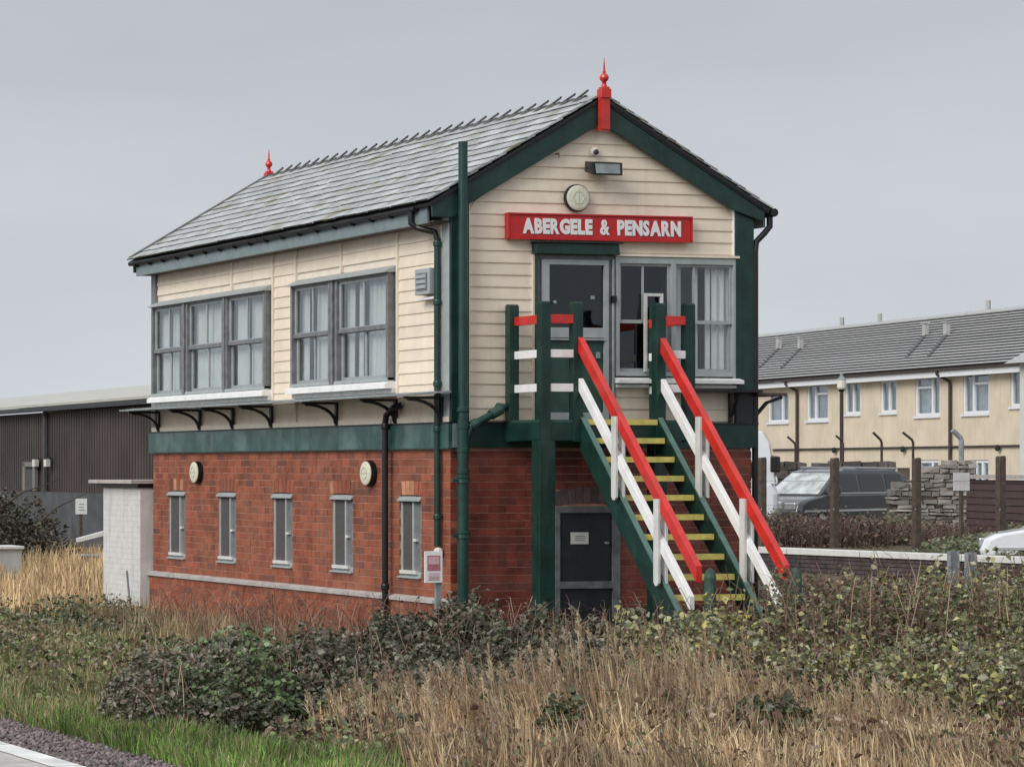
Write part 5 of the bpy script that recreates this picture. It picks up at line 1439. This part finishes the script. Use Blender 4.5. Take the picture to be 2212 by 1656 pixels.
def leaf_mass(name, n, blobs, palette, weights, size, label, cat, kind='stuff', up=0.55, depth=0.4, seed=1, jit=0.55, group=None, parent=None, mat_=None):
    """blobs: (cx, cy, rx, ry, h) mounds on the ground; leaves fill the upper shell of the mounds"""
    r = np.random.default_rng(seed)
    bl = np.array(blobs, float)
    area = bl[:, 2] * bl[:, 3] * (0.6 + bl[:, 4]); pick = r.choice(len(bl), n, p=area / area.sum())
    a = r.uniform(0, 2 * np.pi, n); q = np.sqrt(r.uniform(0, 1, n)) * (1.0 + 0.12 * np.sin(a * 5 + seed) + 0.08 * np.sin(a * 9))
    x = bl[pick, 0] + np.cos(a) * q * bl[pick, 2]; y = bl[pick, 1] + np.sin(a) * q * bl[pick, 3]
    # envelope height = max over mounds with lumpy noise
    H = np.zeros(n)
    for cx_, cy_, rx_, ry_, h_ in blobs:
        rr2 = ((x - cx_) / rx_) ** 2 + ((y - cy_) / ry_) ** 2
        H = np.maximum(H, h_ * np.clip(1 - rr2 ** 1.4, 0, 1) ** 0.6)
    lump = 1 + 0.24 * np.sin(x * 5.1 + y * 2.3 + seed) * np.cos(y * 4.3 - x * 1.9) + 0.20 * np.sin(x * 11 + 2) * np.sin(y * 9.7 + seed) + 0.10 * np.sin(x * 23 + y * 7) * np.sin(y * 19)
    H = H * lump
    u = r.random(n) ** 1.6
    z = ground_h(x, y) + H * (1 - u * depth) + r.normal(0, 0.02, n)
    spray = r.random(n) < 0.07
    z = z + np.where(spray, r.uniform(0, 0.22, n) * np.minimum(H, 1), 0)
    z = np.maximum(z, ground_h(x, y) + 0.03)
    s = size[0] + (size[1] - size[0]) * r.random(n) ** 1.8 * 1.35
    ph = r.uniform(0, 2 * np.pi, n)
    # leaf frame: normal mostly up
    nrm = np.stack([r.normal(0, jit, n) - 0.15, r.normal(0, jit, n) - 0.15, np.full(n, up)], 1)
    nrm /= np.linalg.norm(nrm, axis=1, keepdims=True)
    t = np.stack([np.cos(ph), np.sin(ph), r.normal(0, 0.3, n)], 1)
    t -= nrm * (t * nrm).sum(1, keepdims=True); t /= np.linalg.norm(t, axis=1, keepdims=True)
    b = np.cross(nrm, t)
    c = np.stack([x, y, z], 1)
    w = s * r.uniform(0.30, 0.42, n)
    base = c - t * (s * 0.5)[:, None]; tip = c + t * (s * 0.5)[:, None] - nrm * (s * 0.12)[:, None]
    l_ = c + b * w[:, None] + nrm * (s * 0.10)[:, None] - t * (s * 0.08)[:, None]
    rg = c - b * w[:, None] + nrm * (s * 0.10)[:, None] - t * (s * 0.08)[:, None]
    V = np.stack([base, l_, tip, rg], 1).reshape(-1, 3)
    k4 = np.arange(n)[:, None] * 4
    F = np.concatenate([k4 + np.array([[0, 2, 1]]), k4 + np.array([[0, 3, 2]])], 0)
    pal = np.array(palette, float); wt = np.array(weights, float); wt /= wt.sum()
    # patchy palette: choose with spatial bias
    bias = 0.5 + 0.5 * np.sin(x * 1.3 + seed) * np.cos(y * 1.7 + seed * 2)
    ci = r.choice(len(pal), n, p=wt)
    swap = (r.random(n) < 0.35) & (bias > 0.62); ci = np.where(swap, len(pal) - 1, ci)
    col = pal[ci] * r.uniform(0.6, 1.45, (n, 1))
    o = fast_mesh(name, V, F, np.repeat(col, 4, 0), mat_ or LEAF, parent)
    if label: tag(o, label, cat, group, kind)
    elif kind: tag(o, kind=kind)
    return o

def blades(name, n, sampler, hrange, wrange, palette, weights, label, cat, seed=2, lean=0.25, lean_dir=(0, 0), tip_fade=None, curve=0.5, group=None):
    r = np.random.default_rng(seed)
    x, y, hs = sampler(r, n); n = len(x)
    h = r.uniform(hrange[0], hrange[1], n) * hs
    w = r.uniform(wrange[0], wrange[1], n)
    a = r.uniform(0, 2 * np.pi, n)
    L_ = np.abs(r.normal(0, lean, n))
    dx = np.cos(a) * L_ + lean_dir[0]; dy = np.sin(a) * L_ + lean_dir[1]
    cl = 0.12 * np.sin(x * 3.1 + seed) ; dx = dx + cl
    pa = np.arctan2(-(y - CAM.y), -(x - CAM.x)) + np.pi / 2 + r.normal(0, 0.7, n)
    px_, py_ = np.cos(pa), np.sin(pa)
    z0 = ground_h(x, y) - 0.02
    lv = [(0, 1.0), (0.4, 0.95), (0.75, 0.7), (1.0, 0.06)]
    rows = []
    for (t, ww) in lv:
        ox = dx * h * (t * (1 - curve) + curve * t * t); oy = dy * h * (t * (1 - curve) + curve * t * t)
        zz = z0 + h * t * (1 - 0.25 * L_ * t)
        cx_ = x + ox; cy_ = y + oy
        rows.append(np.stack([cx_ - px_ * w * ww / 2, cy_ - py_ * w * ww / 2, zz], 1)); rows.append(np.stack([cx_ + px_ * w * ww / 2, cy_ + py_ * w * ww / 2, zz], 1))
    V = np.stack(rows, 1).reshape(-1, 3)
    k8 = np.arange(n)[:, None] * 8
    F = np.concatenate([k8 + np.array([[2 * i, 2 * i + 1, 2 * i + 3, 2 * i + 2]]) for i in range(3)], 0)
    pal = np.array(palette, float); wt = np.array(weights, float); wt /= wt.sum()
    col = pal[r.choice(len(pal), n, p=wt)] * r.uniform(0.6, 1.35, (n, 1)) * (1 + 0.25 * np.sin(x * 2.3 + y * 1.1) + 0.18 * np.sin(x * 7.3 - y * 4.1))[:, None]
    C8 = np.repeat(col, 8, 0).reshape(n, 8, 3)
    V_ = V.reshape(n, 8, 3)
    o = fast_mesh(name, V_.reshape(-1, 3), F, C8.reshape(-1, 3), GRASS)
    return tag(o, label, cat, group, 'stuff')

def blob_sampler(blobs):
    bl = np.array(blobs, float)
    def f(r, n):
        ar = bl[:, 2] * bl[:, 3]; pick = r.choice(len(bl), n, p=ar / ar.sum())
        a = r.uniform(0, 2 * np.pi, n); q = np.sqrt(r.uniform(0, 1, n))
        # clump
        x = bl[pick, 0] + np.cos(a) * q * bl[pick, 2]; y = bl[pick, 1] + np.sin(a) * q * bl[pick, 3]
        gx_ = np.round(x / 0.11) * 0.11; gy_ = np.round(y / 0.11) * 0.11
        hsh = np.abs(np.sin(gx_ * 127.1 + gy_ * 311.7) * 43758.5453) % 1
        x = gx_ + (x - gx_) * 0.75; y = gy_ + (y - gy_) * 0.75
        return x, y, bl[pick, 4] * (1.08 - 0.5 * q ** 3) * (0.72 + 0.4 * hsh)
    return f
def rect_sampler(x0, x1, y0, y1, mask=None):
    def f(r, n):
        x = r.uniform(x0, x1, n); y = r.uniform(y0, y1, n)
        hs = 0.7 + 0.5 * (0.5 + 0.5 * np.sin(x * 4.1) * np.cos(y * 3.3))
        if mask is not None:
            k = mask(x, y) > r.random(n); x, y, hs = x[k], y[k], hs[k]
        return x, y, hs
    return f

D_GREEN = [(0.065, 0.072, 0.036), (0.095, 0.10, 0.055), (0.14, 0.14, 0.10), (0.11, 0.075, 0.055), (0.22, 0.20, 0.15)]
OLIVE = [(0.11, 0.125, 0.055), (0.18, 0.185, 0.08), (0.19, 0.135, 0.08), (0.36, 0.35, 0.15), (0.30, 0.29, 0.20), (0.11, 0.06, 0.042)]
YEL = [(0.36, 0.33, 0.11), (0.30, 0.31, 0.14), (0.42, 0.37, 0.10), (0.35, 0.35, 0.24)]
TAN = [(0.52, 0.385, 0.235), (0.64, 0.49, 0.31), (0.36, 0.25, 0.15), (0.70, 0.60, 0.38), (0.23, 0.15, 0.09)]
STRAW = [(0.80, 0.61, 0.35), (0.72, 0.53, 0.30), (0.56, 0.40, 0.23), (0.34, 0.23, 0.13)]
GRN = [(0.15, 0.26, 0.055), (0.22, 0.38, 0.08), (0.10, 0.15, 0.04), (0.24, 0.28, 0.10)]
MIX = [(0.19, 0.20, 0.085), (0.42, 0.32, 0.19), (0.13, 0.17, 0.06), (0.52, 0.42, 0.25), (0.26, 0.17, 0.11)]

A_BL = [(-5.0, -4.4, 0.85, 1.5, 0.50), (-4.2, -3.9, 1.2, 1.4, 0.52), (-3.1, -3.8, 1.3, 1.3, 0.62), (-2.1, -3.4, 1.3, 1.4, 0.74), (-1.1, -2.9, 1.3, 1.2, 0.76), (-0.1, -2.8, 1.1, 1.1, 0.74), (0.7, -3.0, 1.0, 1.1, 0.76),
        (-2.9, -5.3, 1.4, 1.2, 0.5), (-1.2, -4.6, 1.6, 1.3, 0.6)]
B_BL = [(-0.9, -5.9, 1.2, 0.9, 0.52), (0.2, -6.3, 1.3, 1.0, 0.60), (1.4, -7.4, 1.7, 1.2, 0.62), (3.2, -8.1, 1.9, 1.2, 0.62), (5.2, -7.2, 2.0, 1.3, 0.80), (0.3, -4.8, 1.6, 1.4, 0.84), (1.6, -4.6, 1.5, 1.0, 1.08), (2.7, -4.6, 1.4, 1.3, 1.14), (3.9, -4.6, 1.6, 1.7, 1.12), (5.6, -4.0, 2.0, 2.0, 1.12), (7.5, -3.2, 2.2, 2.2, 1.1),
        (1.6, -6.3, 1.8, 1.2, 0.72), (3.6, -6.5, 2.2, 1.3, 0.8), (3.3, -1.8, 0.9, 1.2, 0.95)]
leaf_mass("dark_bramble", 90000, A_BL, D_GREEN, [5, 4, 2.2, 2.4, 1.1], (0.034, 0.07), "dark grey-green bramble thicket sweeping from the bottom left up to the signal box corner", "bramble", seed=5, depth=0.75)
leaf_mass("olive_bramble", 90000, B_BL, OLIVE, [5, 4.5, 2.0, 1.8, 1.7, 1.0], (0.036, 0.07), "olive and brown bramble thicket in front of the stair foot", "bramble", seed=9, depth=0.75)
leaf_mass("yellow_leaves", 3600, [(b_[0], b_[1], b_[2], b_[3], b_[4] * 1.06) for b_ in B_BL[1:6]], YEL, [3, 3, 1.5, 1.5], (0.05, 0.085), "scattered yellow leaves catching light on top of the bramble thicket", "leaves", seed=21, depth=0.35)
C_BL = [(6.5, -0.5, 2.6, 2.0, 0.72), (9.5, 1.0, 2.8, 2.5, 0.6), (12.0, 4.0, 3.0, 3.0, 0.5), (14.5, 8.0, 3.0, 3.2, 0.4), (8.0, 3.5, 2.6, 2.6, 0.52), (5.2, 1.2, 1.2, 2.6, 0.7), (16.0, 4.0, 3.0, 3.5, 0.5), (16.0, 12.0, 2.2, 3.5, 0.36), (13.0, 14.0, 3.2, 4.0, 0.36), (9.0, 9.0, 3.0, 4.0, 0.42)]
leaf_mass("scrub", 42000, C_BL, [(0.09, 0.10, 0.045), (0.13, 0.075, 0.055), (0.10, 0.055, 0.045), (0.22, 0.21, 0.09), (0.17, 0.12, 0.08)], [3, 3, 2.5, 1.6, 1.5], (0.05, 0.09),
          "reddish brown and green scrub between the brambles and the low wall", "scrub", seed=13, depth=0.8)
leaf_mass("yellow_shoots", 1500, [(8.0, -0.6, 0.9, 0.8, 1.18), (9.2, 0.4, 0.8, 0.8, 1.1), (13.2, 3.0, 1.2, 0.9, 0.98), (6.6, -1.2, 1.0, 0.8, 1.2), (11.6, 2.0, 0.9, 0.8, 0.92)], YEL, [3, 3, 2, 2], (0.07, 0.11),
          "tall shoots with sparse yellow leaves in front of the low wall", "shoots", seed=31, depth=0.55)
leaf_mass("shed_weeds", 9000, [(-1.0, 9.0, 1.2, 2.0, 0.42), (-1.6, 6.5, 1.0, 1.6, 0.32), (-2.6, 10.5, 1.5, 1.8, 0.4), (-3.9, 7.4, 0.9, 2.2, 0.34), (-4.6, 3.5, 0.7, 1.6, 0.3)], [(0.06, 0.085, 0.03), (0.09, 0.12, 0.045), (0.13, 0.12, 0.07), (0.10, 0.10, 0.06)], [4, 4, 2, 2],
          (0.05, 0.08), "low dark green weeds at the foot of the white shed", "weeds", seed=17, depth=0.8)
leaf_mass("bright_weeds", 5600, [(-4.1, -3.6, 1.0, 1.2, 0.60), (-4.8, -4.8, 0.8, 0.9, 0.50)], [(0.11, 0.17, 0.055), (0.085, 0.12, 0.045), (0.14, 0.21, 0.09)], [4, 4, 2], (0.045, 0.08),
          "bright green leafy weeds on top of the left end of the dark brambles", "weeds", seed=23, depth=0.5)

leaf_mass("rough_weeds", 30000, [(-3.0, -0.8, 1.8, 1.8, 0.26), (-2.2, 2.0, 1.6, 2.2, 0.28), (-4.4, 0.6, 1.3, 2.6, 0.22), (-3.6, 4.2, 1.6, 2.2, 0.26), (-5.4, -1.6, 0.7, 1.8, 0.18), (-3.4, 7.6, 2.0, 2.0, 0.30), (-5.0, 4.0, 1.0, 2.5, 0.24), (-4.8, -7.4, 0.6, 1.3, 0.26), (-3.8, -6.2, 0.8, 0.8, 0.36)],
          [(0.13, 0.16, 0.065), (0.24, 0.18, 0.11), (0.19, 0.24, 0.09), (0.36, 0.28, 0.17), (0.10, 0.065, 0.045)], [4, 3, 4, 2.5, 1.5], (0.04, 0.08), "low tangle of olive and withered tan weeds on the verge before the brick side wall", "weeds", seed=61, depth=0.9, jit=0.8)
leaf_mass("withered_weeds", 9000, [(b_[0], b_[1], b_[2], b_[3], b_[4] * 0.85) for b_ in G_BL0], [(0.17, 0.10, 0.07), (0.12, 0.13, 0.06), (0.28, 0.20, 0.12)], [4, 2, 3], (0.04, 0.08), "dark withered weeds tangled among the tall dry grass", "weeds", seed=63, depth=0.9, jit=0.9)
leaf_mass("dock_weeds", 5200, [(-3.3, -8.3, 0.35, 0.35, 0.42), (-1.8, -8.9, 0.5, 0.3, 0.40), (0.3, -9.3, 0.4, 0.4, 0.34), (-4.4, -7.2, 0.5, 0.5, 0.30), (1.6, -9.0, 0.5, 0.35, 0.40)],
          [(0.09, 0.11, 0.05), (0.15, 0.10, 0.07), (0.06, 0.075, 0.035)], [4, 2, 3], (0.04, 0.09), "small dark green weed clumps showing between the dry grass tufts", "weeds", seed=65, depth=0.8, jit=0.7)
# arching bramble stems poking out of the thickets
def stems(name, n, blobs, hr, rad, cols, label, cat, seed, spread=0.5, kind='stuff'):
    r = np.random.default_rng(seed); bl = np.array(blobs, float)
    Vs = []; Fs = []; Cs = []; base = 0
    for i in range(n):
        b = bl[r.integers(len(bl))]
        a = r.uniform(0, 6.28); q = math.sqrt(r.random()) * 0.9
        x = b[0] + math.cos(a) * q * b[2]; y = b[1] + math.sin(a) * q * b[3]
        z = float(ground_h(x, y)); h = b[4] * r.uniform(*hr)
        d = r.uniform(0, 6.28); L_ = r.uniform(0.1, spread)
        pts = []
        for k in range(6):
            t = k / 5
            pts.append(np.array([x + math.cos(d) * L_ * t ** 1.6, y + math.sin(d) * L_ * t ** 1.6, z + h * math.sin(t * math.pi * 0.5 * r.uniform(0.9, 1.15))]))
        c = np.array(cols[r.integers(len(cols))]) * r.uniform(0.6, 1.4)
        for k, p in enumerate(pts):
            rr_ = rad * (1 - 0.6 * k / 5)
            for m_ in range(3):
                an = m_ * 2.094; Vs.append(p + np.array([math.cos(an) * rr_, math.sin(an) * rr_, 0])); Cs.append(c)
        for k in range(5):
            for m_ in range(3):
                Fs.append((base + k * 3 + m_, base + k * 3 + (m_ + 1) % 3, base + (k + 1) * 3 + (m_ + 1) % 3, base + (k + 1) * 3 + m_))
        base += 18
    return tag(fast_mesh(name, np.array(Vs), np.array(Fs), np.array(Cs), TWIG), label, cat, None, kind)
STEMC = [(0.18, 0.09, 0.065), (0.27, 0.17, 0.12), (0.12, 0.06, 0.045), (0.38, 0.26, 0.18)]
stems("bramble_stems", 2000, A_BL + B_BL, (0.8, 1.4), 0.007, STEMC, "thin brown stems arching out of the bramble thickets", "stems", 3)
stems("dead_stems", 420, [(-0.7, 4.5, 0.55, 3.2, 0.72), (-1.1, 2.2, 0.9, 1.8, 0.75), (-0.8, 0.3, 0.8, 1.2, 0.85)], (0.5, 1.2), 0.008, [(0.28, 0.15, 0.10), (0.36, 0.24, 0.17), (0.2, 0.1, 0.07)],
      "pinkish brown dead stems against the foot of the brick side wall", "stems", 4, spread=0.8)
stems("scrub_stems", 700, C_BL, (0.8, 1.5), 0.009, [(0.12, 0.06, 0.055), (0.16, 0.09, 0.08)], "dark reddish stems in the scrub before the low wall", "stems", 6, spread=0.6)
FT = [(20.5, 23.5, 2.2, 1.8, 0.62), (23.5, 24.5, 2.2, 2.0, 0.42), (19.3, 24.8, 1.2, 2.0, 0.7), (25.2, 27.3, 1.2, 1.6, 0.35)]
stems("thorn_thicket", 3200, FT, (0.5, 1.15), 0.012, [(0.14, 0.085, 0.065), (0.20, 0.13, 0.10), (0.1, 0.06, 0.05)], "leafless brown thorn thicket in front of the parked dark car", "thicket", 8, spread=0.9)
leaf_mass("thicket_leaves", 7000, FT, [(0.13, 0.08, 0.06), (0.18, 0.12, 0.08), (0.12, 0.12, 0.06)], [4, 3, 1.5], (0.05, 0.1), "brown withered leaves in the thorn thicket", "leaves", seed=41, depth=0.9)
leaf_mass("wall_ivy", 9000, [(23.0, 18.6, 1.6, 1.6, 0.45), (25.5, 21.5, 2.0, 1.8, 0.5), (21.3, 18.4, 1.6, 1.4, 0.3), (24.6, 26.2, 1.0, 1.2, 0.55)], [(0.09, 0.12, 0.05), (0.14, 0.16, 0.08), (0.2, 0.18, 0.12)], [4, 3, 2], (0.06, 0.11),
          "low green ivy behind the white coping at the right", "ivy", seed=43, depth=0.9)

# grasses
blades("dry_grass", 44000, blob_sampler(G_BL), (0.4, 1.15), (0.007, 0.017), TAN, [5, 5, 3.5, 3.2, 3], "tall dry tan grass filling the bottom of the picture", "grass", seed=3, lean=0.34, lean_dir=(-0.10, 0.0), curve=0.8)
blades("flattened_grass", 26000, blob_sampler(G_BL), (0.35, 0.8), (0.008, 0.016), [(0.62, 0.50, 0.33), (0.50, 0.37, 0.23), (0.36, 0.25, 0.16), (0.22, 0.14, 0.09)], [3, 4, 3, 2], "flattened broken straw lying among the tall dry grass", "grass", seed=303, lean=0.95, lean_dir=(-0.3, 0.1), curve=0.5)
def plumes():
    r = np.random.default_rng(77)
    X, Y, H = blob_sampler(G_BL[2:7] + G_BL[2:7] + [G_BL[8]])(r, 620)
    Z0 = ground_h(X, Y); H = H * r.uniform(1.15, 1.45, len(X)) + 0.08
    V = []; F = []; C = []; k = 0
    for x, y, z0, h in zip(X, Y, Z0, H):
        lx, ly = r.normal(-0.10, 0.10), r.normal(0, 0.08)
        c = np.array([(0.60, 0.47, 0.31), (0.50, 0.37, 0.24), (0.42, 0.28, 0.18), (0.68, 0.57, 0.40)][r.integers(4)]) * r.uniform(0.7, 1.2)
        tip = np.array([x + lx, y + ly, z0 + h]); bs = np.array([x, y, z0])
        w = 0.0035
        for sx in (-w, w): V += [bs + (sx, 0, 0)]
        for sx in (-w, w): V += [tip + (sx, 0, 0)]
        F.append((k, k + 1, k + 3, k + 2)); C += [c * 0.8] * 4; k += 4
        pl = r.uniform(0.10, 0.24)
        for j in range(16):
            t = r.random(); p = tip + (bs - tip) / h * pl * t
            d = np.array([r.normal(-0.25, 0.6), r.normal(0, 0.5), 0.9]); d /= np.linalg.norm(d); ln = r.uniform(0.025, 0.06) * (0.5 + t)
            q = p + d * ln; s_ = np.array([0.005, 0, 0])
            V += [p - s_, p + s_, q + s_ * 0.4, q - s_ * 0.4]; F.append((k, k + 1, k + 2, k + 3)); C += [c] * 4; k += 4
    tag(fast_mesh("seed_heads", np.array(V), np.array(F), np.array(C), GRASS), "feathery pale seed heads rising above the dry grass", "seed heads", None, 'stuff')
plumes()
def stalk(r, n):
    x, y, h = blob_sampler(G_BL[:7])(r, n); return x, y, h * 1.2
blades("grass_stalks", 1500, stalk, (0.95, 1.15), (0.010, 0.018), [(0.50, 0.36, 0.22), (0.58, 0.42, 0.26), (0.42, 0.27, 0.16)], [3, 2, 2], "pale feathery grass stalks standing above the dry grass", "grass", seed=33, lean=0.12, lean_dir=(-0.12, 0.0))
blades("green_grass", 34000, rect_sampler(-6.35, -3.6, -11.5, -3.0, lambda x, y: np.clip((-5.05 - x + 0.22 * np.sin(y * 2.1)) / 0.5, 0, 1) * np.clip((-3.4 - y) / 1.5, 0.15, 1)), (0.07, 0.26), (0.005, 0.014), GRN + MIX[:2], [4, 3, 3, 2, 2, 1.5],
       "bright green grass strip along the edge of the ballast", "grass", seed=6, lean=0.4)
blades("verge_grass", 42000, rect_sampler(-6.35, -0.2, -4.0, 9.0, lambda x, y: 0.9 - 0.3 * (x > -1)), (0.12, 0.34), (0.006, 0.013), MIX, [4, 4, 3, 3, 2], "mixed green and tan rough grass between the track and the signal box", "grass", seed=7, lean=0.45)
blades("olive_grass", 14000, rect_sampler(-6.4, -3.4, -4.0, 4.0, lambda x, y: np.clip((-3.2 - x) / 1.4, 0, 1)), (0.14, 0.30), (0.007, 0.013), GRN + MIX[:2], [2, 1.5, 3, 2, 3, 2], "short olive green grass beside the ballast at the left", "grass", seed=77, lean=0.45)
blades("straw_grass", 46000, rect_sampler(-5.5, 4.5, 9.5, 24, lambda x, y: np.where(x > 0, (y > 11.0) * 1.0, 1.0) * (0.85 - 0.6 * ((x > 2.8) & (y < 14)))), (0.22, 0.66), (0.010, 0.020), STRAW, [4, 4, 3, 2], "pale straw-coloured long grass left of the white shed", "grass", seed=8, lean=0.25)
blades("bramble_grass", 4200, blob_sampler([(b_[0], b_[1], b_[2], b_[3], b_[4] * 1.1) for b_ in B_BL + A_BL[4:7]]), (0.6, 1.08), (0.006, 0.012), TAN, [3, 1.5, 4, 0.6, 5], "brown dead grass stems growing up through the brambles", "grass", seed=19, lean=0.2)
blades("wall_grass", 9000, rect_sampler(-1.6, -0.1, -1.5, 8.8, None), (0.25, 0.6), (0.006, 0.012), MIX + [(0.32, 0.20, 0.14)], [2, 4, 1, 3, 3, 4], "dead grass along the foot of the brick side wall", "grass", seed=20, lean=0.35)

# dark shrub at the left, with trunks
sh_ = empty("shrub", (1.4, 20.6, 0.4), "spreading dark green shrub with bare stems before the warehouse at the left edge", "shrub")
leaf_mass("foliage", 15000, [(0.6, 21.0, 1.5, 1.3, 1.75), (1.9, 21.0, 1.0, 1.0, 1.35), (2.6, 20.8, 0.7, 0.7, 0.95), (-0.8, 21.2, 1.5, 1.3, 1.6)], [(0.055, 0.06, 0.035), (0.085, 0.085, 0.05), (0.14, 0.125, 0.07), (0.09, 0.06, 0.04)], [4, 3, 1.5, 2],
          (0.06, 0.11), None, None, kind='stuff', seed=51, depth=0.85)
fo = [o for o in bpy.data.objects if o.name.startswith("foliage")][-1]
fo.parent = sh_; fo.location = -Vector(sh_.location)
for (a, b_, r0) in (((2.35, 20.4, 0.4), (2.25, 20.5, 1.35), 0.05), ((1.2, 20.7, 0.4), (0.9, 20.8, 1.7), 0.05), ((0.2, 20.8, 0.4), (-0.1, 20.9, 1.6), 0.05)):
    MB().tube([a, ((a[0] + b_[0]) / 2 + 0.06, (a[1] + b_[1]) / 2, (a[2] + b_[2]) / 2), b_], [r0, r0 * 0.7, r0 * 0.35], 6).build("trunk", BARK, sh_)
for (a, b_) in (((1.2, 20.5, 1.5), (2.6, 20.3, 2.25)), ((0.2, 20.6, 1.5), (-0.4, 20.4, 2.4)), ((2.0, 20.5, 1.2), (3.2, 20.4, 2.0)), ((0.8, 20.6, 1.6), (1.6, 20.3, 2.45))):
    MB().tube([a, ((a[0] + b_[0]) / 2, (a[1] + b_[1]) / 2, (a[2] + b_[2]) / 2 + 0.12), b_], [0.02, 0.014, 0.006], 5).build("branch", BARK, sh_)
print("objects", len(bpy.data.objects), "tris approx", sum(len(o.data.polygons) for o in bpy.data.objects if o.type == 'MESH'))
